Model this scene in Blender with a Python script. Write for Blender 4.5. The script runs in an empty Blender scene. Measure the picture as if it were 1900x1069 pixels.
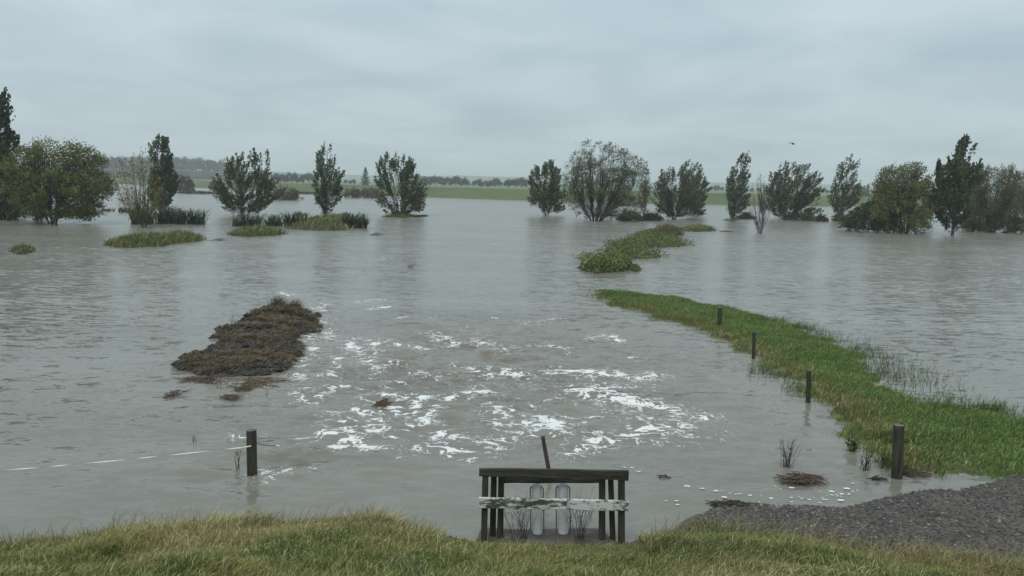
import bpy, math
import numpy as np
from mathutils import Matrix, Vector

# ------------------------------------------------------------------ camera, world, sun, exposure
S = bpy.context.scene
COL = S.collection
F = 1463.0                       # focal length in photograph pixels (1900 wide)
CAM = np.array([0.0, 0.0, 4.8])
PITCH = math.radians(7.59)
ROLL = math.radians(1.2)
cam_data = bpy.data.cameras.new('camera')
cam = bpy.data.objects.new('camera', cam_data)
COL.objects.link(cam)
CAMROT = Matrix.Rotation(math.pi / 2 - PITCH, 3, 'X') @ Matrix.Rotation(ROLL, 3, 'Z')
cam.matrix_world = Matrix.Translation(Vector(CAM)) @ CAMROT.to_4x4()
cam_data.sensor_width = 36.0
cam_data.lens = 36.0 * F / 1900.0
cam_data.clip_start = 0.1
cam_data.clip_end = 12000
S.camera = cam

SUN_EL, SUN_AZ = math.radians(58), math.radians(200)     # high, behind the camera, behind cloud
world = bpy.data.worlds.new('World'); S.world = world
world.use_nodes = True
wn = world.node_tree; wn.nodes.clear()
def wnode(t, **kw):
    n = wn.nodes.new(t)
    for k, v in kw.items(): setattr(n, k, v)
    return n
wl = wn.links.new
w_out = wnode('ShaderNodeOutputWorld')
sky = wnode('ShaderNodeTexSky', sky_type='NISHITA')
sky.sun_disc = False; sky.sun_elevation = SUN_EL; sky.sun_rotation = SUN_AZ
b_sky = wnode('ShaderNodeBackground'); b_sky.inputs['Strength'].default_value = 0.07
wl(sky.outputs[0], b_sky.inputs['Color'])
tc = wnode('ShaderNodeTexCoord')
sep = wnode('ShaderNodeSeparateXYZ'); wl(tc.outputs['Generated'], sep.inputs[0])
def wmath(op, a, b=None, c=None, clamp=False):
    n = wnode('ShaderNodeMath', operation=op); n.use_clamp = clamp
    for i, v in enumerate((a, b, c)):
        if v is None: continue
        if hasattr(v, 'is_output'): wl(v, n.inputs[i])
        else: n.inputs[i].default_value = v
    return n.outputs[0]
zc = wmath('MAXIMUM', sep.outputs['Z'], 0.0)
den = wmath('ADD', zc, 0.16)
cx = wmath('DIVIDE', sep.outputs['X'], den); cy = wmath('DIVIDE', sep.outputs['Y'], den)
cmb = wnode('ShaderNodeCombineXYZ'); wl(cx, cmb.inputs[0]); wl(cy, cmb.inputs[1])
nz = wnode('ShaderNodeTexNoise'); nz.inputs['Scale'].default_value = 1.3
nz.inputs['Detail'].default_value = 5; nz.inputs['Roughness'].default_value = 0.5; nz.inputs['Distortion'].default_value = 0.5
wl(cmb.outputs[0], nz.inputs['Vector'])
ramp = wnode('ShaderNodeValToRGB')
ramp.color_ramp.elements[0].position = 0.30; ramp.color_ramp.elements[0].color = (0.345, 0.428, 0.478, 1)
ramp.color_ramp.elements[1].position = 0.70; ramp.color_ramp.elements[1].color = (0.470, 0.562, 0.605, 1)
wl(nz.outputs['Fac'], ramp.inputs[0])
grad = wmath('ADD', wmath('MULTIPLY', zc, 0.55), 0.95)
b_cl = wnode('ShaderNodeBackground')
wl(ramp.outputs[0], b_cl.inputs['Color']); wl(grad, b_cl.inputs['Strength'])
wmix = wnode('ShaderNodeMixShader'); wmix.inputs[0].default_value = 0.92
wl(b_sky.outputs[0], wmix.inputs[1]); wl(b_cl.outputs[0], wmix.inputs[2]); wl(wmix.outputs[0], w_out.inputs['Surface'])

sun_data = bpy.data.lights.new('sun', 'SUN'); sun_data.energy = 1.5; sun_data.angle = math.radians(40)
sun_data.color = (1.0, 0.96, 0.9)
sun = bpy.data.objects.new('sun', sun_data); COL.objects.link(sun)
sd = Vector((math.sin(SUN_AZ) * math.cos(SUN_EL), math.cos(SUN_AZ) * math.cos(SUN_EL), math.sin(SUN_EL)))
sun.rotation_euler = sd.to_track_quat('Z', 'Y').to_euler(); sun.location = (0, -20, 60)

S.view_settings.view_transform = 'Standard'; S.view_settings.look = 'None'
S.view_settings.exposure = 0.30; S.view_settings.gamma = 1.0; S.view_settings.use_curve_mapping = False
S.cycles.use_denoising = True
S.cycles.max_bounces = 6; S.cycles.transparent_max_bounces = 8; S.cycles.volume_bounces = 1
S.cycles.diffuse_bounces = 3; S.cycles.glossy_bounces = 3

# ------------------------------------------------------------------ helpers
R3 = np.array(CAMROT)
rng = np.random.default_rng(7)
def ray(px, py):
    d = np.array([(px - 950.0) / F, -(py - 534.5) / F, -1.0])
    return R3 @ d
def onz(px, py, z=0.0):          # point where the view through a pixel meets the level z
    d = ray(px, py); t = (z - CAM[2]) / d[2]
    return CAM + d * t
def ony(px, py, Y):              # point where it meets the upright plane y = Y
    d = ray(px, py); t = (Y - CAM[1]) / d[1]
    return CAM + d * t
def _h(ix, iy, seed):
    n = (ix * 374761393 + iy * 668265263 + seed * 1442695041) & 0xFFFFFFFF
    n = ((n ^ (n >> 13)) * 1274126177) & 0xFFFFFFFF
    return ((n ^ (n >> 16)) & 0xFFFF) / 65535.0
def vnoise(x, y, seed=0):
    x = np.asarray(x, float); y = np.asarray(y, float)
    ix = np.floor(x).astype(np.int64); iy = np.floor(y).astype(np.int64)
    fx = x - ix; fy = y - iy
    fx = fx * fx * (3 - 2 * fx); fy = fy * fy * (3 - 2 * fy)
    a = _h(ix, iy, seed); b = _h(ix + 1, iy, seed); c = _h(ix, iy + 1, seed); d = _h(ix + 1, iy + 1, seed)
    return (a * (1 - fx) + b * fx) * (1 - fy) + (c * (1 - fx) + d * fx) * fy
def fbm(x, y, octv=4, seed=0):
    s = 0; a = 0.5; t = 0
    for k in range(octv):
        s = s + a * vnoise(x * 2 ** k + 17.3 * k, y * 2 ** k - 9.1 * k, seed + k); t += a; a *= 0.5
    return s / t
def smooth(a, b, x):
    t = np.clip((x - a) / (b - a), 0, 1); return t * t * (3 - 2 * t)

class MB:                        # collects shapes for ONE mesh
    def __init__(self): self.v = []; self.f = []; self.c = []; self.n = 0
    def add(self, v, f, c=None):
        v = np.asarray(v, float).reshape(-1, 3); f = np.asarray(f, int)
        self.v.append(v); self.f.append(f + self.n); self.n += len(v)
        if c is None: c = (0.5, 0.5, 0.5)
        c = np.asarray(c, float)
        if c.ndim == 1: c = np.tile(c[:3], (len(v), 1))
        self.c.append(c)
    def mesh(self, name, smooth_shade=False):
        me = bpy.data.meshes.new(name)
        V = np.concatenate(self.v)
        me.vertices.add(len(V)); me.vertices.foreach_set('co', V.astype(np.float32).ravel())
        tot = sum(len(f) for f in self.f)
        ls = np.concatenate([np.full(len(f), f.shape[1]) for f in self.f])
        idx = np.concatenate([f.ravel() for f in self.f])
        st = np.concatenate([[0], np.cumsum(ls)[:-1]])
        me.loops.add(len(idx)); me.loops.foreach_set('vertex_index', idx.astype(np.int32))
        me.polygons.add(tot); me.polygons.foreach_set('loop_start', st.astype(np.int32))
        me.polygons.foreach_set('use_smooth', np.full(tot, smooth_shade))
        me.update(calc_edges=True)
        C = np.concatenate(self.c)
        at = me.color_attributes.new('Col', 'FLOAT_COLOR', 'POINT')
        at.data.foreach_set('color', np.concatenate([C, np.ones((len(C), 1))], 1).astype(np.float32).ravel())
        return me
    def build(self, name, mat, parent=None, smooth_shade=False):
        me = self.mesh(name, smooth_shade)
        o = bpy.data.objects.new(name, me); COL.objects.link(o)
        me.materials.append(mat)
        if parent is not None: o.parent = parent
        return o
def tag(o, label=None, cat=None, group=None, kind=None):
    for k, v in (('label', label), ('category', cat), ('group', group), ('kind', kind)):
        if v: o[k] = v
    return o
def empty(name, loc, label, cat, group=None):
    o = bpy.data.objects.new(name, None); COL.objects.link(o); o.location = loc
    o.empty_display_size = 0.2
    return tag(o, label, cat, group)
def copy_tree(o, parent=None):
    c = o.copy(); COL.objects.link(c); c.parent = parent
    for ch in list(o.children): copy_tree(ch, c)
    return c

def tube(mb, P, R, sides=6, c=None, cap=True, jitter=0.0):
    P = np.asarray(P, float); n = len(P); R = np.broadcast_to(np.asarray(R, float), (n,))
    T = np.gradient(P, axis=0); T /= np.linalg.norm(T, axis=1)[:, None] + 1e-9
    ref = np.array([0.0, 1.0, 0.0]) if abs(T[:, 1]).mean() < 0.8 else np.array([1.0, 0, 0])
    U = np.cross(T, ref); U /= np.linalg.norm(U, axis=1)[:, None] + 1e-9
    W = np.cross(T, U)
    a = np.arange(sides) / sides * 2 * math.pi
    rr = R[:, None] * (1 + (jitter * (rng.random((n, sides)) - 0.5) if jitter else 0))
    V = P[:, None, :] + rr[..., None] * (np.cos(a)[None, :, None] * U[:, None, :] + np.sin(a)[None, :, None] * W[:, None, :])
    i = np.arange(n - 1)[:, None] * sides; j = np.arange(sides)[None, :]; j2 = (j + 1) % sides
    q = np.stack([i + j, i + j2, i + sides + j2, i + sides + j], -1).reshape(-1, 4)
    mb.add(V, q, c)
    if cap:
        ca, cb = (c, c) if c is None or np.ndim(c) == 1 else (c[-sides:], c[:sides])
        mb.add(V[-1], np.arange(sides)[None, :], ca); mb.add(V[0], np.arange(sides)[::-1][None, :], cb)
def box(mb, lo, hi, c=None, bev=0.006):
    lo = np.array(lo, float); hi = np.array(hi, float); b = min(bev, 0.4 * float((hi - lo).min()))
    # chamfered box: each axis face inset
    V = []; 
    for ax in range(3):
        for s in (0, 1):
            for (u, w) in ((0, 0), (1, 0), (1, 1), (0, 1)):
                p = np.zeros(3); o1, o2 = [k for k in range(3) if k != ax]
                p[ax] = hi[ax] if s else lo[ax]
                p[o1] = hi[o1] - b if u else lo[o1] + b
                p[o2] = hi[o2] - b if w else lo[o2] + b
                V.append(p)
    V = np.array(V); ctr = (lo + hi) / 2
    import bmesh
    bm = bmesh.new()
    for p in V: bm.verts.new(p)
    r = bmesh.ops.convex_hull(bm, input=list(bm.verts))
    bm.verts.index_update()
    tri = [[v.index for v in f.verts] for f in bm.faces]
    Vo = np.array([v.co[:] for v in bm.verts]); bm.free()
    mb.add(Vo, np.array(tri), c)
def leaves(mb, C, D, N, L, W, col):          # rhombic leaf faces
    D = D / (np.linalg.norm(D, axis=1)[:, None] + 1e-9)
    Sd = np.cross(D, N); Sd /= np.linalg.norm(Sd, axis=1)[:, None] + 1e-9
    L = np.asarray(L)[:, None]; W = np.asarray(W)[:, None]
    V = np.stack([C - D * L * 0.5, C + Sd * W * 0.5 + D * L * 0.05, C + D * L * 0.5, C - Sd * W * 0.5 + D * L * 0.05], 1)
    q = np.arange(len(C) * 4).reshape(-1, 4)
    mb.add(V, q, np.repeat(col, 4, axis=0))
def blades(mb, P, H, W, lean, col, tipcol=None):   # grass blades: a quad and a tip
    n = len(P)
    az = rng.random(n) * 2 * math.pi
    Sd = np.stack([np.cos(az), np.sin(az), np.zeros(n)], 1)
    up = np.array([0, 0, 1.0])
    H = np.asarray(H)[:, None]; W = np.asarray(W)[:, None]
    mid = P + up * H * 0.55 + lean * H * 0.28
    tip = P + up * H * 0.88 + lean * H * 0.85
    V = np.stack([P - Sd * W / 2, P + Sd * W / 2, mid + Sd * W * 0.4, mid - Sd * W * 0.4, tip], 1)
    b = np.arange(n)[:, None] * 5
    if tipcol is None: tipcol = col
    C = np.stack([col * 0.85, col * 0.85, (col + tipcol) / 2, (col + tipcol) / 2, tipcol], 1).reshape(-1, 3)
    n0 = mb.n
    mb.add(V, b + np.array([[0, 1, 2, 3]]), C)
    mb.f.append(n0 + b + np.array([[3, 2, 4]]))
def poly_sd(X, Y, poly):         # signed distance, positive inside
    poly = np.asarray(poly)[:, :2]; n = len(poly)
    d = np.full(X.shape, 1e9); ins = np.zeros(X.shape, bool)
    for i in range(n):
        a = poly[i]; b = poly[(i + 1) % n]; e = b - a
        t = np.clip(((X - a[0]) * e[0] + (Y - a[1]) * e[1]) / (e @ e + 1e-12), 0, 1)
        d = np.minimum(d, np.hypot(X - a[0] - t * e[0], Y - a[1] - t * e[1]))
        cond = (a[1] > Y) != (b[1] > Y)
        with np.errstate(divide='ignore', invalid='ignore'):
            xi = a[0] + (Y - a[1]) * e[0] / (e[1] if e[1] != 0 else 1e-12)
        ins ^= cond & (X < xi)
    return np.where(ins, d, -d)
def gridfaces(ny, nx):
    i = np.arange(ny - 1)[:, None] * nx; j = np.arange(nx - 1)[None, :]
    return np.stack([i + j, i + j + 1, i + nx + j + 1, i + nx + j], -1).reshape(-1, 4)
def jcol(n, base, var=0.25, hue=0.08):
    b = np.asarray(base)[None, :]
    return np.clip(b * (1 + var * (rng.random((n, 1)) * 2 - 1)) * (1 + hue * (rng.random((n, 3)) * 2 - 1)), 0.002, 1)

# ------------------------------------------------------------------ materials
def mat(name):
    m = bpy.data.materials.new(name); m.use_nodes = True
    nt = m.node_tree; bs = nt.nodes['Principled BSDF']
    return m, nt, bs
def nd(nt, t, **kw):
    n = nt.nodes.new(t)
    for k, v in kw.items():
        if k.startswith('_'): n.inputs[k[1:].replace('_', ' ')].default_value = v
        else: setattr(n, k, v)
    return n
def col_mat(name, rough=0.8, noise_scale=8.0, noise_amt=0.35, bump=0.0, bump_scale=40.0, transl=0.0, spec=0.3, stretch=(1, 1, 1)):
    m, nt, bs = mat(name); L = nt.links.new
    at = nd(nt, 'ShaderNodeAttribute', attribute_name='Col')
    tcn = nd(nt, 'ShaderNodeTexCoord'); mp = nd(nt, 'ShaderNodeMapping'); mp.inputs['Scale'].default_value = stretch
    L(tcn.outputs['Object'], mp.inputs[0])
    nz = nd(nt, 'ShaderNodeTexNoise', _Scale=noise_scale, _Detail=5.0); L(mp.outputs[0], nz.inputs['Vector'])
    mr = nd(nt, 'ShaderNodeMapRange'); L(nz.outputs['Fac'], mr.inputs[0])
    mr.inputs[1].default_value = 0.25; mr.inputs[2].default_value = 0.75
    mr.inputs[3].default_value = 1 - noise_amt; mr.inputs[4].default_value = 1 + noise_amt
    mx = nd(nt, 'ShaderNodeVectorMath', operation='SCALE'); L(at.outputs['Color'], mx.inputs[0]); L(mr.outputs[0], mx.inputs['Scale'])
    L(mx.outputs[0], bs.inputs['Base Color'])
    bs.inputs['Roughness'].default_value = rough; bs.inputs['Specular IOR Level'].default_value = spec
    if bump:
        n2 = nd(nt, 'ShaderNodeTexNoise', _Scale=bump_scale, _Detail=6.0); L(mp.outputs[0], n2.inputs['Vector'])
        bp = nd(nt, 'ShaderNodeBump', _Strength=bump, _Distance=0.02); L(n2.outputs['Fac'], bp.inputs['Height'])
        L(bp.outputs[0], bs.inputs['Normal'])
    if transl:
        tr = nd(nt, 'ShaderNodeBsdfTranslucent'); L(mx.outputs[0], tr.inputs['Color'])
        ms = nd(nt, 'ShaderNodeMixShader'); ms.inputs[0].default_value = transl
        L(bs.outputs[0], ms.inputs[1]); L(tr.outputs[0], ms.inputs[2]); L(ms.outputs[0], nt.nodes['Material Output'].inputs['Surface'])
    return m
M_LEAF = col_mat('leaf', 0.55, 0.6, 0.25, transl=0.25)
M_BARK = col_mat('bark', 0.9, 6, 0.4, bump=0.5, bump_scale=20)
M_GRASS = col_mat('grass_blade', 0.6, 0.7, 0.22, transl=0.22)
M_SOIL = col_mat('soil', 0.85, 5, 0.4, bump=1.0, bump_scale=14)
M_WOOD = col_mat('weathered_wood', 0.75, 5, 0.65, bump=0.6, bump_scale=18, stretch=(4, 4, 0.5))
M_RAILWOOD = col_mat('weathered_rail_wood', 0.75, 5, 0.65, bump=0.6, bump_scale=18, stretch=(0.5, 4, 4))
M_STONE = col_mat('wet_stone', 0.6, 30, 0.35, spec=0.4)
M_FIELD = col_mat('pasture', 0.9, 0.06, 0.18, bump=0.6, bump_scale=2.0)
M_PLAIN = col_mat('plain', 0.6, 20, 0.1)
# peeling white paint on a board
def paint_mat():
    m, nt, bs = mat('peeling_white_paint'); L = nt.links.new
    tcn = nd(nt, 'ShaderNodeTexCoord'); mp = nd(nt, 'ShaderNodeMapping'); mp.inputs['Scale'].default_value = (1.0, 1.0, 2.6)
    L(tcn.outputs['Object'], mp.inputs[0])
    n1 = nd(nt, 'ShaderNodeTexNoise', _Scale=9.0, _Detail=8.0, _Roughness=0.72); L(mp.outputs[0], n1.inputs['Vector'])
    n2 = nd(nt, 'ShaderNodeTexNoise', _Scale=1.7, _Detail=2.0); L(mp.outputs[0], n2.inputs['Vector'])
    ad = nd(nt, 'ShaderNodeMath', operation='MULTIPLY_ADD'); L(n2.outputs['Fac'], ad.inputs[0]); ad.inputs[1].default_value = 0.8; L(n1.outputs['Fac'], ad.inputs[2])
    r = nd(nt, 'ShaderNodeValToRGB'); L(ad.outputs[0], r.inputs[0])
    e = r.color_ramp.elements; e[0].position = 0.86; e[0].color = (0.05, 0.055, 0.04, 1); e[1].position = 0.97; e[1].color = (0.5, 0.53, 0.5, 1)
    L(r.outputs[0], bs.inputs['Base Color']); bs.inputs['Roughness'].default_value = 0.7
    bp = nd(nt, 'ShaderNodeBump', _Strength=0.5, _Distance=0.01); L(ad.outputs[0], bp.inputs['Height']); L(bp.outputs[0], bs.inputs['Normal'])
    return m
M_PAINT = paint_mat()
def steel_mat():
    m, nt, bs = mat('galvanised_steel'); L = nt.links.new
    n1 = nd(nt, 'ShaderNodeTexNoise', _Scale=14.0, _Detail=6.0)
    tcn = nd(nt, 'ShaderNodeTexCoord'); L(tcn.outputs['Object'], n1.inputs['Vector'])
    r = nd(nt, 'ShaderNodeValToRGB'); L(n1.outputs['Fac'], r.inputs[0])
    r.color_ramp.elements[0].color = (0.50, 0.52, 0.53, 1); r.color_ramp.elements[1].color = (0.72, 0.75, 0.76, 1)
    L(r.outputs[0], bs.inputs['Base Color']); bs.inputs['Metallic'].default_value = 0.1; bs.inputs['Roughness'].default_value = 0.5
    return m
M_STEEL = steel_mat()
def water_mat():
    m, nt, bs = mat('muddy_flood_water'); L = nt.links.new
    geo = nd(nt, 'ShaderNodeNewGeometry')
    foam = nd(nt, 'ShaderNodeAttribute', attribute_name='foam'); turb = nd(nt, 'ShaderNodeAttribute', attribute_name='turb')
    def mapn(scale, rot=0.0):
        mp = nd(nt, 'ShaderNodeMapping'); mp.inputs['Scale'].default_value = scale; mp.inputs['Rotation'].default_value = (0, 0, rot)
        L(geo.outputs['Position'], mp.inputs[0]); return mp.outputs[0]
    def math_(op, a, b=None, c=None, clamp=False):
        n = nd(nt, 'ShaderNodeMath', operation=op); n.use_clamp = clamp
        for i, v in enumerate((a, b, c)):
            if v is None: continue
            if hasattr(v, 'is_output'): L(v, n.inputs[i])
            else: n.inputs[i].default_value = v
        return n.outputs[0]
    wv = nd(nt, 'ShaderNodeTexNoise', _Scale=1.0, _Detail=5.0, _Roughness=0.62, _Distortion=0.4); L(mapn((1.5, 4.2, 1), 0.12), wv.inputs['Vector'])
    fi = nd(nt, 'ShaderNodeTexNoise', _Scale=1.0, _Detail=4.0, _Roughness=0.6); L(mapn((7.0, 18.0, 1), -0.1), fi.inputs['Vector'])
    # gust patches: calmer and rougher water
    gu = nd(nt, 'ShaderNodeTexNoise', _Scale=1.0, _Detail=5.0, _Distortion=0.8); L(mapn((0.035, 0.12, 1), .08), gu.inputs['Vector'])
    gf = nd(nt, 'ShaderNodeMapRange'); L(gu.outputs['Fac'], gf.inputs[0]); gf.inputs[1].default_value = 0.35; gf.inputs[2].default_value = 0.65; gf.inputs[3].default_value = 0.40; gf.inputs[4].default_value = 1.35
    amp = math_('MULTIPLY', gf.outputs[0], math_('ADD', math_('MULTIPLY', turb.outputs['Fac'], 1.3), 0.8))
    sxyz = nd(nt, 'ShaderNodeSeparateXYZ'); L(geo.outputs['Position'], sxyz.inputs[0])
    fetch = nd(nt, 'ShaderNodeMapRange'); L(sxyz.outputs[1], fetch.inputs[0]); fetch.inputs[1].default_value = 14; fetch.inputs[2].default_value = 70; fetch.inputs[3].default_value = 0.75; fetch.inputs[4].default_value = 1.45   # choppier out on the open water
    amp = math_('MULTIPLY', amp, fetch.outputs[0])
    def slope(tex, ax, ay):
        sp = nd(nt, 'ShaderNodeSeparateColor'); L(tex.outputs['Color'], sp.inputs[0]); c_ = nd(nt, 'ShaderNodeCombineXYZ')
        L(math_('MULTIPLY', math_('SUBTRACT', sp.outputs[0], .5), ax), c_.inputs[0]); L(math_('MULTIPLY', math_('SUBTRACT', sp.outputs[1], .5), ay), c_.inputs[1]); return c_.outputs[0]
    sa = nd(nt, 'ShaderNodeVectorMath', operation='ADD'); L(slope(wv, .60, 1.0), sa.inputs[0]); L(slope(fi, .4, .65), sa.inputs[1])
    ss = nd(nt, 'ShaderNodeVectorMath', operation='SCALE'); L(sa.outputs[0], ss.inputs[0]); L(amp, ss.inputs['Scale'])
    sn = nd(nt, 'ShaderNodeVectorMath', operation='ADD'); L(ss.outputs[0], sn.inputs[0]); L(geo.outputs['Normal'], sn.inputs[1])
    wnrm = nd(nt, 'ShaderNodeVectorMath', operation='NORMALIZE'); L(sn.outputs[0], wnrm.inputs[0])
    # foam mask: lacy noise thresholded by the foam density
    wn_ = nd(nt, 'ShaderNodeTexNoise', _Scale=1.4, _Detail=3.0); L(geo.outputs['Position'], wn_.inputs['Vector'])
    wv2 = nd(nt, 'ShaderNodeVectorMath', operation='MULTIPLY_ADD'); L(wn_.outputs['Color'], wv2.inputs[0]); wv2.inputs[1].default_value = (1.1, 1.1, 0); L(geo.outputs['Position'], wv2.inputs[2])
    mpf = nd(nt, 'ShaderNodeMapping'); mpf.inputs['Scale'].default_value = (1.5, 1.9, 1); L(wv2.outputs[0], mpf.inputs[0])
    fn = nd(nt, 'ShaderNodeTexNoise', _Scale=1.3, _Detail=5.0, _Roughness=0.58); L(mpf.outputs[0], fn.inputs['Vector'])
    lace = math_('SUBTRACT', 1.0, math_('MULTIPLY', math_('ABSOLUTE', math_('SUBTRACT', fn.outputs['Fac'], 0.5)), 9.0))
    ff = nd(nt, 'ShaderNodeTexNoise', _Scale=1.0, _Detail=4.0, _Roughness=0.65); L(mapn((8.0, 11.0, 1)), ff.inputs['Vector'])
    lace = math_('ADD', lace, math_('MULTIPLY', math_('SUBTRACT', ff.outputs['Fac'], .5), 1.1))
    fm = math_('ADD', math_('MULTIPLY', foam.outputs['Fac'], 0.73), lace)
    fmask = nd(nt, 'ShaderNodeMapRange'); L(fm, fmask.inputs[0]); fmask.inputs[1].default_value = 0.99; fmask.inputs[2].default_value = 1.30
    fmask.interpolation_type = 'SMOOTHSTEP'
    fk = math_('MULTIPLY', fmask.outputs[0], math_('MULTIPLY', foam.outputs['Fac'], 6.0, clamp=True))
    cn = nd(nt, 'ShaderNodeTexNoise', _Scale=1.0, _Detail=4.0); L(mapn((0.12, 0.3, 1)), cn.inputs['Vector'])
    cr = nd(nt, 'ShaderNodeValToRGB'); L(cn.outputs['Fac'], cr.inputs[0])
    cr.color_ramp.elements[0].position = 0.3; cr.color_ramp.elements[0].color = (0.152, 0.149, 0.124, 1)
    cr.color_ramp.elements[1].position = 0.7; cr.color_ramp.elements[1].color = (0.200, 0.196, 0.167, 1)
    # silt boiling up where the water churns
    bn = nd(nt, 'ShaderNodeTexNoise', _Scale=1.0, _Detail=5.0, _Roughness=0.6, _Distortion=1.2); L(mapn((0.55, 0.8, 1)), bn.inputs['Vector'])
    bf = nd(nt, 'ShaderNodeMapRange'); L(bn.outputs['Fac'], bf.inputs[0]); bf.inputs[1].default_value = 0.38; bf.inputs[2].default_value = 0.66
    sm = nd(nt, 'ShaderNodeMix', data_type='RGBA'); L(math_('MULTIPLY', bf.outputs[0], turb.outputs['Fac'], clamp=True), sm.inputs[0]); L(cr.outputs[0], sm.inputs[6]); sm.inputs[7].default_value = (0.125, 0.100, 0.072, 1)
    mx = nd(nt, 'ShaderNodeMix', data_type='RGBA'); L(fk, mx.inputs[0]); L(sm.outputs[2], mx.inputs[6]); mx.inputs[7].default_value = (0.68, 0.69, 0.67, 1)
    L(mx.outputs[2], bs.inputs['Base Color'])
    rgh = nd(nt, 'ShaderNodeMapRange'); L(sxyz.outputs[1], rgh.inputs[0]); rgh.inputs[1].default_value = 12; rgh.inputs[2].default_value = 60; rgh.inputs[3].default_value = 0.12; rgh.inputs[4].default_value = 0.24   # unresolved wind ripples
    L(math_('MAXIMUM', math_('MULTIPLY', fk, 0.75), rgh.outputs[0]), bs.inputs['Roughness'])
    bs.inputs['IOR'].default_value = 1.333
    b2 = nd(nt, 'ShaderNodeBump', _Strength=0.5, _Distance=0.02); L(fk, b2.inputs['Height']); L(wnrm.outputs[0], b2.inputs['Normal'])
    L(b2.outputs[0], bs.inputs['Normal'])
    return m
M_WATER = water_mat()

# ------------------------------------------------------------------ ground, water, embankment
mb = MB(); mb.add([(-6000, -300, -1.2), (6000, -300, -1.2), (6000, 9000, -1.2), (-6000, 9000, -1.2)], [[0, 1, 2, 3]], (0.09, 0.085, 0.06))
tag(mb.build('ground', M_SOIL), kind='structure')

FOAM = [  # traced foam lines, photograph pixels, then width in metres and density
 ([(664,561),(690,558),(707,556)],.12,.8), ([(688,573),(712,566)],.12,.8), ([(702,640),(708,660),(702,672),(716,684),(724,676)],.22,.95),
 ([(704,650),(735,645),(760,646),(800,648)],.12,.8), ([(800,684),(808,696),(824,706)],.13,.8), ([(724,716),(745,712),(776,700)],.12,.85),
 ([(732,732),(770,736),(806,734),(840,736)],.17,1), ([(848,730),(880,727),(920,726)],.12,.95), ([(886,714),(920,712)],.1,.8),
 ([(832,738),(826,756),(800,764),(784,774),(800,782)],.13,1), ([(776,744),(784,758),(770,768)],.1,.9),
 ([(824,796),(860,804),(892,816),(920,824),(950,822),(980,814)],.11,1), ([(932,760),(938,776),(984,780),(1012,772),(1040,776)],.2,.9),
 ([(952,792),(984,800),(1016,804)],.13,.9), ([(900,742),(940,748),(1000,746),(1050,736)],.1,.75), ([(1010,762),(1030,782),(1044,790)],.16,.9),
 ([(1040,690),(1080,688),(1120,690)],.2,.95), ([(1068,716),(1090,722),(1120,718),(1140,732)],.26,.9), ([(1140,692),(1170,697),(1196,696)],.2,.85),
 ([(1100,740),(1140,728),(1184,720)],.22,.8), ([(1040,764),(1090,762),(1136,760)],.12,.9), ([(1152,740),(1200,750),(1240,760)],.16,.9),
 ([(1080,836),(1110,822),(1128,816),(1156,812),(1184,808),(1216,800)],.24,.85), ([(1184,704),(1216,700)],.16,.8),
 ([(1240,764),(1280,768),(1312,776)],.14,.85), ([(1216,800),(1240,790),(1280,792)],.24,.75), ([(1200,775),(1230,778),(1262,782)],.2,.7),
 ([(620,716),(650,714),(680,716)],.14,.9), ([(664,728),(690,735),(720,744),(752,768)],.2,.9), ([(696,792),(720,796),(744,796),(768,784)],.22,.9),
 ([(752,820),(772,822),(792,820),(820,828),(848,824),(920,828)],.13,.9), ([(840,836),(875,842),(904,844),(944,832)],.1,.9),
 ([(568,744),(590,736),(608,728)],.2,.75), ([(572,808),(584,800),(608,794),(632,796),(660,806),(684,816)],.16,.95), ([(592,816),(636,822),(680,820)],.12,.9),
 ([(620,692),(632,684),(644,676),(632,664)],.15,.9), ([(648,640),(660,648),(672,652),(652,632)],.16,.85), ([(640,760),(670,770),(690,784)],.2,.8),
 ([(610,765),(640,778),(664,790)],.16,.75), ([(700,700),(712,712),(700,722)],.16,.8), ([(520,543),(532,548),(548,546)],.16,.75),
 ([(524,480),(560,478),(600,482)],.22,.7), ([(660,482),(690,484),(712,480)],.22,.75), ([(560,600),(570,640),(560,690),(552,740)],.35,.5),
 ([(590,560),(610,600),(600,630)],.35,.5), ([(740,590),(770,585),(800,592)],.12,.7), ([(870,610),(900,640),(960,650),(1010,640),(1060,650)],.2,.75),
 ([(860,680),(900,696),(960,690),(1010,700)],.16,.8), ([(780,620),(820,626),(850,640)],.15,.75), ([(930,590),(980,600),(1040,590)],.15,.6),
 ([(1090,625),(1115,620),(1140,630)],.14,.7), ([(1160,660),(1185,658)],.1,.6), ([(430,804),(450,812),(420,816)],.08,.75), ([(480,880),(510,876),(540,868),(580,866)],.05,.7)]
xs = np.concatenate([-np.geomspace(900, 11.2, 42), np.arange(-11.0, 11.01, 0.085), np.geomspace(11.2, 900, 42)])
ys = np.concatenate([np.arange(7.6, 11.0, 0.4), np.arange(11.0, 40.0, 0.085), 40 * np.geomspace(1.004, 30, 70)])
X, Y = np.meshgrid(xs, ys)
foam = np.zeros(X.shape)
dense = (np.abs(X) < 14) & (Y < 75)
x0d, y0d = X[dense], Y[dense]; fd = np.zeros(x0d.shape)
xd = x0d + 0.55 * (fbm(x0d * 1.1, y0d * 1.1, 4, 171) - .5) + .8 * (fbm(x0d * .35, y0d * .35, 2, 173) - .5)
yd = y0d + 0.8 * (fbm(x0d * 1.1 + 40, y0d * 1.1, 4, 175) - .5) + 1.0 * (fbm(x0d * .35 + 9, y0d * .35, 2, 177) - .5)
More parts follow.
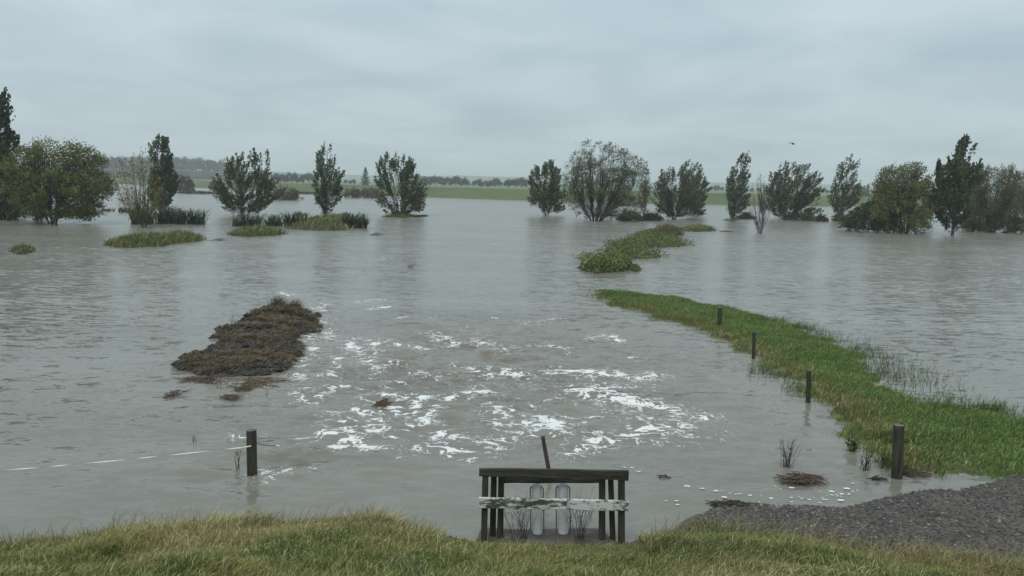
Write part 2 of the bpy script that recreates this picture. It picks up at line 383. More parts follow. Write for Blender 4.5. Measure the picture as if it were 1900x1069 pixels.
for pts, w, dn in FOAM:
    P = np.array([onz(a, b)[:2] for a, b in pts])
    w = w * 0.85 + .02
    for a, b in zip(P[:-1], P[1:]):
        e = b - a; t = np.clip(((xd - a[0]) * e[0] + (yd - a[1]) * e[1]) / (e @ e), 0, 1)
        d = np.hypot(xd - a[0] - t * e[0], (yd - a[1] - t * e[1]) * 0.8)
        fd = np.maximum(fd, dn * np.maximum(np.exp(-(d / w) ** 2), .5 * np.exp(-(d / (w * 2.4 + .08)) ** 2)))
c0 = onz(900, 690)
tb = np.exp(-(((xd - c0[0]) / 5.5) ** 2 + ((yd - c0[1] - 1) / 7.0) ** 2))
fd = np.maximum(fd, 0.30 * np.exp(-(((xd - c0[0] + .3) / 5.6) ** 2 + ((yd - c0[1] - .5) / 6.0) ** 2)) * smooth(.4, .7, fbm(xd * .7, yd * .7, 3, 5)))
fd *= 0.45 + 0.75 * smooth(.3, .6, fbm(x0d * 1.6, y0d * 1.6, 3, 179))
foam[dense] = fd
turb = np.zeros(X.shape); turb[dense] = tb
p1 = onz(520, 850); turb = np.maximum(turb, 0.8 * np.exp(-(((X - p1[0]) / 1.6) ** 2 + ((Y - p1[1]) / 1.5) ** 2)))
near = 1 - smooth(30, 60, Y)
q = fbm(X * 1.3 + 1.5 * fbm(X * .5, Y * .5, 3, 2), Y * 2.0, 3, 11) - 0.5
q2 = fbm(X * 3.0, Y * 4.5, 2, 21) - 0.5
shore = smooth(0.0, 1.2, Y - 10.4)
Z = near * shore * (q * (0.025 + 0.20 * turb) + q2 * (0.01 + 0.06 * turb))
mb = MB(); mb.add(np.stack([X, Y, Z], -1).reshape(-1, 3), gridfaces(len(ys), len(xs)))
water = mb.build('water', M_WATER, smooth_shade=True)
for nme, arr in (('foam', foam), ('turb', turb)):
    at = water.data.attributes.new(nme, 'FLOAT', 'POINT'); at.data.foreach_set('value', arr.astype(np.float32).ravel())
tag(water, kind='structure')

# grass embankment across the flood (far side)
WL = [(220, 341.5), (400, 350), (633, 361), (800, 366), (1080, 376.5), (1300, 380), (1530, 382.8)]
wl_pts = [onz(*p)[:2] for p in WL]
wl_pts = [np.array([-900., 1150.]), np.array([-480., 720.])] + wl_pts + [np.array([260., 262.]), np.array([700., 330.]), np.array([1600., 420.])]
wl_pts = np.array(wl_pts)
tt = np.concatenate([[0], np.cumsum(np.linalg.norm(np.diff(wl_pts, axis=0), axis=1))])
ts = np.linspace(0, tt[-1], 260)
BX = np.interp(ts, tt, wl_pts[:, 0]); BY = np.interp(ts, tt, wl_pts[:, 1])
k = np.ones(9) / 9
BXs = np.convolve(np.pad(BX, 4, 'edge'), k, 'valid'); BYs = np.convolve(np.pad(BY, 4, 'edge'), k, 'valid')
tx = np.gradient(BXs); ty = np.gradient(BYs); ln = np.hypot(tx, ty); nx, ny = -ty / ln, tx / ln
prof = [(-3, -0.4), (0, 0.0), (1.2, 0.5), (4.5, 1.7), (8.0, 2.75), (9.5, 3.0), (12.5, 3.0), (14.5, 2.5), (20, 1.3), (24, 1.1)]
rows = []
for o, z in prof:
    wob = (fbm(ts * 0.05 + o * 3, ts * 0 + o, 3, 3) - 0.5)
    rows.append(np.stack([BXs + nx * o, BYs + ny * o, z + wob * 0.35 * (z > 0)], -1))
mb = MB(); V = np.array(rows)
cc = np.zeros(V.shape[:2] + (3,)); cc[:] = (0.088, 0.115, 0.048); cc *= (0.8 + 0.4 * fbm(V[..., 0] * .15, V[..., 1] * .5, 3, 9))[..., None]
mb.add(V.reshape(-1, 3), gridfaces(*V.shape[:2]), cc.reshape(-1, 3))
tag(mb.build('embankment', M_FIELD, smooth_shade=True), kind='structure')
# farmland beyond the embankment
mb = MB()
inner = np.stack([BXs + nx * 22, BYs + ny * 22, np.full(260, 1.25)], -1)
outer = np.stack([np.linspace(-4500, 5500, 260), np.full(260, 4200.), np.full(260, 1.3)], -1)
V = np.array([inner * (1 - a) + outer * a for a in np.linspace(0, 1, 24) ** 2])
cc = np.zeros(V.shape[:2] + (3,)); cc[:] = (0.12, 0.15, 0.07)
cc *= (0.75 + 0.5 * fbm(V[..., 0] * .004, V[..., 1] * .012, 3, 19))[..., None]
mb.add(V.reshape(-1, 3), gridfaces(*V.shape[:2]), cc.reshape(-1, 3))
tag(mb.build('farmland', M_FIELD), kind='structure')
# low hills on the horizon
mb = MB()
hx = np.linspace(-2600, 3400, 120)
hrow = []
for o, s in ((0, 0), (120, .6), (320, 1), (700, .8), (1200, 0)):
    hz = s * (26 * fbm(hx * .0016, hx * 0, 3, 31) + 12 * fbm(hx * .006, hx * 0 + 3, 3, 33))
    hrow.append(np.stack([hx, 2300 + o + 0 * hx, 1.0 + hz], -1))
V = np.array(hrow); mb.add(V.reshape(-1, 3), gridfaces(*V.shape[:2]), (0.07, 0.1, 0.05))
tag(mb.build('hills', M_FIELD, smooth_shade=True), kind='structure')

# ------------------------------------------------------------------ near bank with gravel shore
YB_PX = [(-700, 1030), (-300, 1018), (-100, 1012), (0, 1009), (130, 1000), (230, 980), (330, 970), (450, 968), (600, 963), (700, 966), (800, 985), (880, 1002),
         (1000, 1006), (1170, 1004), (1230, 987), (1290, 977), (1350, 980), (1450, 992), (1560, 1010), (1700, 1034), (1800, 1048), (1900, 1060), (2100, 1080), (2500, 1110)]
YS_PX = [(1240, 990), (1290, 962), (1330, 946), (1385, 934), (1450, 940), (1560, 944), (1640, 930), (1700, 914), (1800, 908), (1840, 900), (1900, 880), (2100, 850), (2500, 840)]
yb = np.array([onz(*p, 0.04)[:2] for p in YB_PX]); yb = yb[np.argsort(yb[:, 0])]
ysr = np.array([onz(*p, 0.0)[:2] for p in YS_PX]); ysr = ysr[np.argsort(ysr[:, 0])]
def bank_lines(x):
    a = np.interp(x, yb[:, 0], yb[:, 1]); b = np.interp(x, ysr[:, 0], ysr[:, 1], left=-1)
    bench = onz(1020, 983, 0.0)[1] - 2.0 * smooth(.85, 1.15, np.abs(x - .52))     # earth shelf under the railing
    return a, np.maximum(np.maximum(a, np.where(x < ysr[0, 0], a, b)), np.where(np.abs(x - .52) < 1.15, bench, -1))
def bank_z(x, y):
    a, b = bank_lines(x)
    g = 0.315 * (a - y); s = 0.045 * (b - y)
    s = np.where(b - a < 0.05, np.minimum(s, g), s)
    s = np.where(y > b, 0.3 * (b - y), s)
    z = np.maximum(g, np.minimum(s, 0.22)) 
    z = np.minimum(z, 3.15)
    lump = (fbm(x * 1.1, y * 1.1, 3, 41) - 0.5)
    gr = smooth(0.0, 0.5, a - y)
    z = z + gr * lump * 0.22 + (1 - gr) * (fbm(x * 2.2, y * 2.2, 3, 43) - 0.5) * 0.055 * smooth(-1, .2, b - y) + 0.012
    return np.where(y < 1.5, np.minimum(z, 3.15), z)
xs = np.concatenate([np.arange(-30, -9, 0.6), np.arange(-9, 10, 0.09), np.arange(10, 30.1, 0.6)])
ys = np.concatenate([np.arange(-8, 6, 0.5), np.arange(6, 14.0, 0.07), np.arange(14, 17, .5)])
X, Y = np.meshgrid(xs, ys); Z = bank_z(X, Y)
A, B = bank_lines(X)
gr = smooth(-0.1, 0.25, A - Y + (fbm(X * 2, Y * 2, 3, 47) - .5) * .7)
cc = gr[..., None] * np.array([0.075, 0.082, 0.03]) + (1 - gr)[..., None] * np.array([0.085, 0.076, 0.064])
cc = cc * (0.7 + 0.6 * fbm(X * 5, Y * 5, 3, 51))[..., None]
mb = MB(); mb.add(np.stack([X, Y, Z], -1).reshape(-1, 3), gridfaces(len(ys), len(xs)), cc.reshape(-1, 3))
tag(mb.build('bank', M_SOIL, smooth_shade=True), kind='structure')

GREEN = np.array([0.122, 0.148, 0.036]); OLIVE = np.array([0.18, 0.172, 0.056]); STRAW = np.array([0.33, 0.285, 0.15]); DEEP = np.array([0.065, 0.10, 0.022])
def grass_cols(n, x, y, straw_bias=0.0, seed=60):
    t = fbm(x * 0.9, y * 0.9, 3, seed) + (rng.random(n) - .5) * 0.35
    c = np.where((t > 0.52)[:, None], OLIVE, GREEN)
    c = np.where((t < 0.36)[:, None], DEEP, c)
    st = rng.random(n) < (0.21 + straw_bias + 0.35 * smooth(.5, .7, fbm(x * .6 + 7, y * .6, 3, seed + 5)))
    c = np.where(st[:, None], STRAW, c)
    return np.clip(c * (0.7 + 0.6 * rng.random((n, 1))) * (1 + .1 * (rng.random((n, 3)) - .5)), 0, 1)
# foreground grass
Y_RAIL = onz(1020, 1002, .05)[1]
mb = MB()
N = 230000
x = rng.uniform(-9.5, 9.5, N); y = 11.0 - rng.random(N) ** 1.0 * 5.2
A, B = bank_lines(x)
edge = A - y
keep = (edge > -0.03 - 0.12 * rng.random(N)) & (rng.random(N) < 0.25 + 0.75 * smooth(-.1, .3, edge + (fbm(x * 3, y * 3, 2, 61) - .5) * .6))
rl = (np.abs(x - 0.52) < 1.0) & (y > Y_RAIL - .12)
keep &= ~(rl & (rng.random(N) < 0.86))
x, y, edge = x[keep], y[keep], edge[keep]; n = len(x)
z = bank_z(x, y) - 0.01
clump = fbm(x * 1.6, y * 1.6, 3, 63)
H = (0.07 + 0.16 * clump * rng.random(n) + 0.10 * smooth(1.2, .0, edge) * rng.random(n)) * (0.7 + 0.6 * rng.random(n))
H *= 0.75 + 0.85 * smooth(.5, .72, fbm(x * 1.1 + 3, y * 1.1, 3, 67))
H *= np.where((np.abs(x - .45) < 1.3) & (edge < 1.0), 0.4, 1.0) * (1 - .35 * smooth(2.0, 4.0, x))
ang = 2 * math.pi * fbm(x * .8, y * .8, 2, 65) * 1.5 + rng.normal(0, 1.6, n)
lean = np.stack([np.cos(ang), np.sin(ang), -0.15 + 0 * ang], 1) * (0.3 + 0.9 * rng.random((n, 1))) + np.array([0.2, 0, 0])
c = grass_cols(n, x, y, 0.10 * smooth(1.0, 0.0, edge))
c = np.clip(c * 1.2, 0, 1)
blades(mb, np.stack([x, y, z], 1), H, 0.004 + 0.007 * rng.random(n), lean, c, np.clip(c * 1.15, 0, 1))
# tall straw stems and seed heads
m = 2600
x = rng.uniform(-9, 9, m); A, B = bank_lines(x); y = A + 0.05 - rng.random(m) ** 1.7 * 2.6
k2 = ~((np.abs(x - 0.45) < 1.3)); x, y = x[k2], y[k2]; m = len(x)
z = bank_z(x, y)
lean = np.stack([0.35 + rng.normal(0, .5, m), rng.normal(0, .4, m), 0 * x], 1)
c = jcol(m, (0.27, 0.22, 0.12), .35)
blades(mb, np.stack([x, y, z], 1), 0.22 + 0.22 * rng.random(m), np.full(m, 0.006), lean, c)
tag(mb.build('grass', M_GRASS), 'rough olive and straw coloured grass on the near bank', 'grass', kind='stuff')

# gravel stones
mb = MB()
ico = np.array([(0, 0, 1), (.9, 0, .2), (.28, .85, .2), (-.72, .53, .2), (-.72, -.53, .2), (.28, -.85, .2), (0, 0, -.6)])
icf = np.array([(0, 1, 2), (0, 2, 3), (0, 3, 4), (0, 4, 5), (0, 5, 1), (6, 2, 1), (6, 3, 2), (6, 4, 3), (6, 5, 4), (6, 1, 5)])
N = 30000
x = rng.uniform(2.0, 11, N); A, B = bank_lines(x); u = rng.random(N)
y = A - 0.35 + (B - A + 0.45) * u
n_ = fbm(x * 1.2, y * 1.2, 3, 71)
kp = (B - A > 0.15) & (rng.random(N) < smooth(.25, .6, n_ + .1) * smooth(-.4, .1, y - A + .1) * 1.1)
x, y = x[kp], y[kp]; n = len(x); z = bank_z(x, y)
s = 0.006 + 0.028 * rng.random(n) ** 2.6
sc = s[:, None, None] * (0.7 + 0.6 * rng.random((n, 7, 3))); sc[..., 2] *= 0.6
V = ico[None] * sc + np.stack([x, y, z + s * 0.15], 1)[:, None, :]
fc = (icf[None] + (np.arange(n) * 7)[:, None, None]).reshape(-1, 3)
g = np.where(rng.random(n) < .05, 0.13 + .09 * rng.random(n), np.where(rng.random(n) < .5, 0.022 + 0.03 * rng.random(n), .06 + .05 * rng.random(n)))
mb.add(V.reshape(-1, 3), fc, np.repeat(np.stack([g * 1.05, g * .97, g * .87], 1), 7, axis=0))
tag(mb.build('gravel', M_STONE), 'wet dark gravel at the edge of the flood water', 'gravel', kind='stuff')

# ------------------------------------------------------------------ grassy spit on the right
SP = [(1104, 540), (1125, 540), (1160, 541), (1230, 549), (1320, 566), (1400, 584), (1470, 604), (1540, 634), (1590, 656), (1600, 672), (1630, 700), (1660, 728), (1700, 742), (1760, 756), (1800, 762), (1860, 772), (1910, 780), (2050, 800), (2300, 840),
      (2300, 960), (2050, 930), (1920, 903), (1850, 890), (1770, 872), (1735, 876), (1700, 868), (1672, 876), (1640, 858), (1600, 822), (1560, 785), (1510, 738), (1470, 706), (1432, 684), (1400, 668), (1365, 646), (1330, 625), (1280, 606), (1240, 597), (1180, 579), (1140, 568), (1110, 552)]
spw = np.array([onz(*p)[:2] for p in SP])
xs = np.arange(3.2, 20, 0.14); ys = np.arange(spw[:, 1].min() - .5, spw[:, 1].max() + 1, 0.16)
X, Y = np.meshgrid(xs, ys)
def spit_z(x, y):
    d = poly_sd(x, y, spw) + (fbm(x * 1.2, y * 1.2, 4, 81) - .5) * 1.2 + (fbm(x * 4.0, y * 4.0, 3, 82) - .5) * .55 - .06
    return np.where(d > 0, 0.17 * (1 - np.exp(-d / 1.1)), 0.25 * d) + (fbm(x * 1.7, y * 1.7, 3, 83) - .5) * .1, d
Z, D = spit_z(X, Y)
cc = np.array([0.075, 0.105, 0.035])[None, None] * (0.6 + .8 * fbm(X * 3, Y * 3, 3, 85))[..., None]
mb = MB(); mb.add(np.stack([X, Y, np.maximum(Z, -0.5)], -1).reshape(-1, 3), gridfaces(len(ys), len(xs)), cc.reshape(-1, 3))
tag(mb.build('spit', M_SOIL, smooth_shade=True), kind='structure')
mb = MB()
N = 330000
x = rng.uniform(3, 15, N); y = spw[:, 1].min() - .3 + (spw[:, 1].max() - spw[:, 1].min() + .6) * rng.random(N) ** 1.25
z, d = spit_z(x, y)
keep = (d > -0.25 - 0.3 * rng.random(N)) & (rng.random(N) < 0.05 + .95 * smooth(-.2, .35, d))
kx = np.interp(y, spw[20:][::-1][:, 1], spw[20:][::-1][:, 0]) if False else None
x, y, z, d = x[keep], y[keep], z[keep], d[keep]; n = len(x)
chan = poly_sd(x, y, spw)
# channel side (left edge) is straw coloured and taller
left = np.array([onz(*p)[:2] for p in [(1075, 552), (1180, 579), (1280, 606), (1400, 668), (1510, 738), (1600, 822), (1650, 862)]])
lo = np.argsort(left[:, 1]); xl = np.interp(y, left[lo, 1], left[lo, 0])
sb = np.exp(-((x - xl - 0.45) / 0.55) ** 2)
H = (0.045 + 0.085 * rng.random(n)) * (0.6 + 0.9 * fbm(x * 1.5, y * 1.5, 2, 87)) * (1 + 0.6 * sb)
c = grass_cols(n, x, y, 0.0, 90)
lush = np.array([0.12, 0.21, 0.05])
c = np.where((rng.random(n) < 0.72 * (1 - .8 * sb))[:, None], lush * (0.6 + .7 * rng.random((n, 1))), c)
c = np.where((rng.random(n) < 0.10 * sb)[:, None], np.array([.26, .23, .11]) * (0.7 + .5 * rng.random((n, 1))), c)
ang = rng.random(n) * 2 * math.pi
lean = np.stack([np.cos(ang), np.sin(ang), 0 * ang], 1) * (0.2 + 0.6 * rng.random((n, 1))) + np.array([0.25, 0, 0])
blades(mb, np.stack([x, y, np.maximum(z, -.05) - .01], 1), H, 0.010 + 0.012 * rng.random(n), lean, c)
# drowned grass poking through the water along the far edge
def drowned(px, py, sx, sy, cnt, h=.16, cl=(0.07, 0.11, 0.035)):
    p = onz(px, py)[:2]; n = cnt
    g = rng.normal(0, 1, (n, 2)) * np.array([sx, sy]) + p
    blades(mb, np.stack([g[:, 0], g[:, 1], np.full(n, -.03)], 1), h * (.5 + rng.random(n)), np.full(n, .012),
           np.stack([rng.normal(.2, .5, n), rng.normal(0, .4, n), 0 * g[:, 0]], 1), jcol(n, cl, .4))
for a in [(1625, 690, .7, 1.0, 700), (1660, 705, .8, .8, 500), (1590, 650, .5, .8, 500), (1640, 668, .5, 1.0, 250), (1520, 620, .4, .8, 400), (1740, 745, .7, .4, 400), (1830, 765, .6, .3, 350), (1870, 782, .5, .25, 350),
          (1450, 700, .3, .4, 200), (1420, 690, .25, .3, 160), (1480, 722, .2, .3, 200), (1650, 865, .12, .15, 160)]:
    drowned(*a)
for a in [(1742, 763, .2, .1, 160), (1838, 766, .25, .1, 200), (1850, 790, .25, .1, 120), (1440, 598, .3, .2, 200), (1490, 610, .25, .2, 160)]:
    drowned(*a, h=.3, cl=(.09, .15, .04))
tag(mb.build('grass', M_GRASS), 'lush green grass covering the long spit on the right', 'grass', kind='stuff')

# ------------------------------------------------------------------ trees
def curve3(a, b, c, n):
    t = np.linspace(0, 1, n)[:, None]
    return (1 - t) ** 2 * a + 2 * t * (1 - t) * b + t * t * c
def make_tree(name, label, base, rows, stems=1, nclump=170, nleaf=34, leaf=(0.24, 0.10), col=(0.05, 0.065, 0.025), style='poplar', trunk_r=0.12,
              wind=0.5, spread=0.19, seed=1, bark=(0.05, 0.045, 0.038), spray=1.35, low=0.12, cat='tree', group=None, hollow=0.5, stem_h=.58, branch_r=0.02):
    global rng
    keep_rng = rng; rng = np.random.default_rng(seed)
    bp = onz(*base)
    Yd = bp[1]
    R = [(ony(base[0], py, Yd)[2], ony(xl, py, Yd)[0] - bp[0], ony(xr, py, Yd)[0] - bp[0]) for py, xl, xr in rows]
    R.sort(); rz = np.array([r[0] for r in R]); rl = np.array([r[1] for r in R]); rr = np.array([r[2] for r in R])
    Ht = rz[-1]
    root = empty(name, (bp[0], bp[1], 0), label, cat, group)
    trunk = MB(); br = MB(); cr = MB()
    # stems
    st = []
    for s in range(stems):
        a = (s + rng.random() * .6) / max(stems, 1) * 2 * math.pi
        if stems == 1:
            ztop = Ht * 0.96; p2 = np.array([0.5 * (np.interp(ztop, rz, rl) + np.interp(ztop, rz, rr)), 0, ztop]); p0 = np.zeros(3)
            p1 = np.array([p2[0] * 0.15, 0, ztop * .55])
        else:
            fr = (0.25 + 0.6 * rng.random()) if style != 'fan' else 0.35 + .6 * rng.random()
            ztop = Ht * (stem_h + 0.3 * rng.random()); hw = 0.5 * (np.interp(ztop * .8, rz, rr) - np.interp(ztop * .8, rz, rl)); xc = 0.5 * (np.interp(ztop * .8, rz, rr) + np.interp(ztop * .8, rz, rl))
            p2 = np.array([xc + hw * fr * math.cos(a), hw * fr * math.sin(a), ztop]); p0 = np.array([math.cos(a), math.sin(a), 0]) * trunk_r * 1.2
            p1 = np.array([xc * .4 + hw * fr * .55 * math.cos(a), hw * fr * .55 * math.sin(a), ztop * .4])
        p0[2] = -0.6
        P = curve3(p0, p1, p2, 11)
        P[1:, :2] += rng.normal(0, 0.05 * Ht / 8, (10, 2))
        rad = trunk_r * (1.0 if stems == 1 else 0.7) * np.linspace(1, .12, 11) ** 0.9
        rad[0] *= 1.25
        tube(trunk, P, rad, 7, jcol(11 * 7, bark, .25)); st.append(P)
    # clumps
    w = np.maximum(rr - rl, .05)
    zz = np.linspace(rz[0], rz[-1], 60); cw = np.cumsum(np.interp(zz, rz, w) ** 1.5); cw /= cw[-1]
    for k in range(nclump):
        z = np.interp(rng.random(), cw, zz); L_, R_ = np.interp(z, rz, rl), np.interp(z, rz, rr)
        a = rng.random() * 2 * math.pi; r = (hollow + (1 - hollow) * rng.random() ** .6) if rng.random() < .75 else rng.random() ** .5
        hw = max(0.05, (R_ - L_) / 2 * 1.06 * (0.78 + .42 * vnoise(z * 0.9, math.cos(a) * 1.5 + 7, seed))); tip = np.array([(L_ + R_) / 2 + r * hw * math.cos(a), r * hw * .92 * math.sin(a), z])
        if vnoise(tip[0] * .8 + 31, z * .8, seed + 5) < .17 and hw > .5: continue
        P = st[rng.integers(len(st))] if stems > 1 else st[0]
        if style == 'poplar': z0 = z * (0.35 + 0.35 * rng.random()) - 0.1
        elif style == 'willow': z0 = z * (0.15 + 0.55 * rng.random())
        else: z0 = z * (low + 0.25 * rng.random())
        if stems > 1:
            dd = [np.hypot(*(S_[:, :2] - tip[:2]).T).min() + rng.random() * .8 for S_ in st]; P = st[int(np.argmin(dd))]
        z0 = min(max(z0, Ht * 0.05), P[-1, 2] * .97)
        i = np.searchsorted(P[:, 2], z0); i = min(max(i, 1), len(P) - 1); f = (z0 - P[i - 1, 2]) / (P[i, 2] - P[i - 1, 2] + 1e-6)
        o = P[i - 1] * (1 - f) + P[i] * f
        if style == 'poplar': ctl = o * .35 + np.array([tip[0], tip[1], 0]) * .65; ctl[2] = o[2] + (z - o[2]) * .35
        elif style == 'willow': ctl = (o + tip) / 2; ctl[2] = max(o[2], z) + 0.10 * np.linalg.norm(tip - o)
        else: ctl = (o + tip) / 2; ctl[:2] = o[:2] * .35 + tip[:2] * .65; ctl[2] = o[2] + (z - o[2]) * .4
        B = curve3(o, ctl, tip, 6)
        B[1:5] += rng.normal(0, .06, (4, 3))
        tube(br, B, np.linspace(branch_r * (1.0 + .6 * rng.random()), branch_r * .28, 6), 3, jcol(18, bark, .3), cap=False)
        if nleaf == 0: continue
        m = int(nleaf * 1.2 * (0.5 + rng.random()))
        dirn = (B[-1] - B[-3]); dirn /= np.linalg.norm(dirn) + 1e-9
        if style == 'willow': dirn = dirn * .5 + np.array([0.3 * wind, 0, -.35])
        dirn = dirn + np.array([wind * 0.55, 0, 0.15]); dirn /= np.linalg.norm(dirn)
        t = rng.random(m) ** 0.8
        s_len = spray * (0.7 + .6 * rng.random())
        C = tip + dirn * ((t - .6) * s_len)[:, None] + rng.normal(0, 1, (m, 3)) * (spread * (1.05 - .7 * t))[:, None]
        Dv = dirn[None] * 0.9 + rng.normal(0, .55, (m, 3)) + np.array([wind * .5, 0, 0])
        base_c = np.array(col) * np.array([1.45, 1.55, 1.2]) * (0.5 + 0.95 * rng.random()) * (1 + .18 * (rng.random(3) - .5))
        leaves(cr, C, Dv, rng.normal(0, 1, (m, 3)), leaf[0] * (.6 + .8 * rng.random(m)), leaf[1] * (.6 + .8 * rng.random(m)), jcol(m, base_c, .3, .1))
    trunk.build('trunk', M_BARK, root, True); br.build('branches', M_BARK, root)
    if nleaf: cr.build('crown', M_LEAF, root)
    rng = keep_rng
    return root
DK = (0.042, 0.058, 0.026); OL = (0.085, 0.085, 0.028); MID = (0.058, 0.07, 0.026); GREY = (0.07, 0.072, 0.045); BRN = (0.075, 0.065, 0.038)
T = make_tree
T('poplar_tree', 'tall dark poplar cut off by the left edge of the picture', (-8, 408), [(172, -8, 8), (200, -22, 13), (236, -30, 12), (248, -30, 22), (262, -34, 28), (285, -38, 18), (300, -40, 24), (325, -40, 14), (370, -30, 8), (395, -15, 0)],
  nclump=230, nleaf=36, leaf=(.36, .2), col=(.03, .042, .022), seed=2, trunk_r=.2, wind=.25)
T('willow_tree', 'broad olive green willow, largest round crown at the left', (97, 415), [(262, 72, 100), (268, 70, 150), (280, 52, 172), (296, 34, 178), (320, 26, 186), (345, 30, 190), (375, 36, 188), (395, 58, 186), (402, 90, 165)],
  stems=4, nclump=560, nleaf=46, leaf=(.22, .10), col=(.078, .085, .027), style='willow', seed=3, trunk_r=.16, wind=.2, spread=.36)
T('shrub', 'grey brown leafy shrub between the left edge and the big olive willow', (22, 408), [(322, 0, 40), (340, -20, 62), (370, -26, 74), (395, -28, 66), (404, -22, 56)],
  stems=5, nclump=200, nleaf=24, leaf=(.2, .1), col=(.06, .06, .035), style='willow', seed=4, trunk_r=.06, wind=.1, cat='shrub')
T('shrub', 'small dark multi-stemmed shrub tucked beside the trunk of the big olive willow', (70, 410), [(340, 60, 80), (370, 55, 88), (395, 58, 86), (405, 62, 84)],
  stems=4, nclump=60, nleaf=26, leaf=(.2, .1), col=(.045, .05, .03), seed=5, trunk_r=.08, wind=.1, cat='shrub')
T('willow_tree', 'half bare olive willow with upright fanned stems above flax', (267, 422), [(270, 240, 262), (285, 234, 272), (320, 222, 285), (345, 216, 300), (365, 218, 305), (390, 234, 298), (408, 252, 284)],
  stems=9, nclump=210, nleaf=8, leaf=(.2, .09), col=(.12, .10, .032), style='fan', seed=6, trunk_r=.06, wind=.1, bark=(.085, .078, .04), spread=.2, branch_r=.014)
T('poplar_tree', 'slim dark poplar rising behind the half bare olive willow', (296, 398), [(249, 285, 291), (262, 278, 312), (285, 275, 316), (310, 273, 320), (330, 272, 325), (352, 276, 324), (375, 284, 312), (388, 290, 302)],
  nclump=190, nleaf=32, leaf=(.3, .17), col=(.04, .05, .027), seed=7, trunk_r=.13, wind=.1)
T('poplar_tree', 'bushy dark tree with ragged top between the flax clumps at left', (451, 400), [(278, 480, 488), (290, 440, 494), (301, 420, 498), (320, 412, 502), (345, 405, 511), (366, 398, 508), (382, 410, 500), (392, 430, 480)],
  stems=3, nclump=260, nleaf=40, leaf=(.26, .13), col=(.048, .055, .028), seed=8, trunk_r=.12, wind=.3)
T('poplar_tree', 'narrow slender poplar standing on the low grass mound', (604, 402), [(266, 606, 612), (275, 595, 619), (300, 590, 624), (316, 586, 632), (345, 583, 632), (372, 585, 630), (385, 594, 620), (395, 600, 609)],
  nclump=170, nleaf=28, leaf=(.28, .14), col=(.045, .058, .032), seed=9, trunk_r=.11, wind=.15)
T('poplar_tree', 'twin topped bushy tree on a small green tuft, left of centre', (744, 401), [(284, 719, 725), (290, 712, 750), (302, 706, 768), (326, 702, 776), (346, 704, 787), (376, 704, 789), (390, 712, 784), (397, 724, 770)],
  stems=4, nclump=300, nleaf=40, leaf=(.24, .13), col=(.042, .052, .027), seed=10, trunk_r=.12, wind=.2)
T('poplar_tree', 'compact dark green tree just left of the big spreading willow', (1014, 400), [(298, 1018, 1024), (308, 998, 1036), (325, 985, 1042), (345, 981, 1046), (370, 982, 1048), (388, 990, 1044)],
  stems=3, nclump=220, nleaf=42, leaf=(.26, .14), col=(.042, .055, .028), seed=11, trunk_r=.12, wind=.25)
T('willow_tree', 'big spreading willow with see-through crown and dark forked stems', (1104, 409), [(263, 1085, 1112), (272, 1070, 1150), (288, 1056, 1178), (306, 1044, 1190), (330, 1040, 1196), (350, 1034, 1194), (376, 1042, 1192), (392, 1060, 1188), (402, 1080, 1180)],
  stems=7, nclump=720, nleaf=36, leaf=(.2, .08), col=(.058, .06, .034), style='willow', seed=12, trunk_r=.2, wind=.5, spread=.3, branch_r=.02, bark=(.035, .032, .028), stem_h=.4, spray=1.1, hollow=.3)
T('poplar_tree', 'small wispy tree poking out behind the right side of the big willow', (1196, 402), [(313, 1196, 1206), (325, 1186, 1208), (350, 1184, 1208), (375, 1186, 1204), (390, 1190, 1200)],
  nclump=60, nleaf=20, leaf=(.24, .1), col=BRN, seed=13, trunk_r=.08, wind=.7)
T('poplar_tree', 'rounded dark brown green tree with splayed stems right of the big willow', (1252, 407), [(308, 1243, 1252), (320, 1232, 1268), (341, 1218, 1282), (365, 1216, 1298), (385, 1214, 1304), (398, 1222, 1300)],
  stems=5, nclump=280, nleaf=38, leaf=(.24, .12), col=(.045, .048, .030), seed=14, trunk_r=.11, wind=.3)
T('poplar_tree', 'two pronged green tree leaning right behind the rounded dark tree', (1288, 398), [(302, 1274, 1282), (308, 1268, 1302), (325, 1266, 1306), (341, 1268, 1313), (365, 1272, 1312), (385, 1276, 1304)],
  stems=2, nclump=170, nleaf=36, leaf=(.28, .14), col=(.045, .06, .034), seed=15, trunk_r=.1, wind=.6)
T('poplar_tree', 'slender poplar bent by wind standing alone right of centre', (1361, 408), [(284, 1377, 1386), (300, 1366, 1390), (326, 1351, 1386), (345, 1349, 1386), (361, 1347, 1386), (381, 1350, 1390), (392, 1354, 1374), (402, 1358, 1366)],
  nclump=150, nleaf=30, leaf=(.3, .14), col=(.045, .058, .034), seed=16, trunk_r=.1, wind=.7)
T('bare_tree', 'small leafless tree with fanned twigs rising straight from the water', (1410, 433), [(330, 1394, 1430), (350, 1388, 1432), (385, 1388, 1432), (405, 1394, 1426), (420, 1402, 1418)],
  stems=9, nclump=60, nleaf=0, style='fan', seed=17, trunk_r=.045, bark=(.05, .045, .035), branch_r=.012)
T('bare_tree', 'nearly bare brown sapling just left of the dense bushy tree', (1416, 404), [(322, 1405, 1411), (340, 1403, 1420), (365, 1406, 1426), (390, 1408, 1424)],
  stems=4, nclump=70, nleaf=4, leaf=(.2, .1), col=BRN, style='fan', seed=18, trunk_r=.05)
T('poplar_tree', 'dense bushy dark tree with wind swept tufts on the right', (1459, 407), [(301, 1490, 1497), (306, 1452, 1500), (318, 1438, 1506), (331, 1428, 1519), (350, 1426, 1518), (377, 1424, 1514), (392, 1430, 1512), (402, 1438, 1510)],
  stems=4, nclump=360, nleaf=44, leaf=(.26, .13), col=(.04, .052, .028), seed=19, trunk_r=.12, wind=.6)
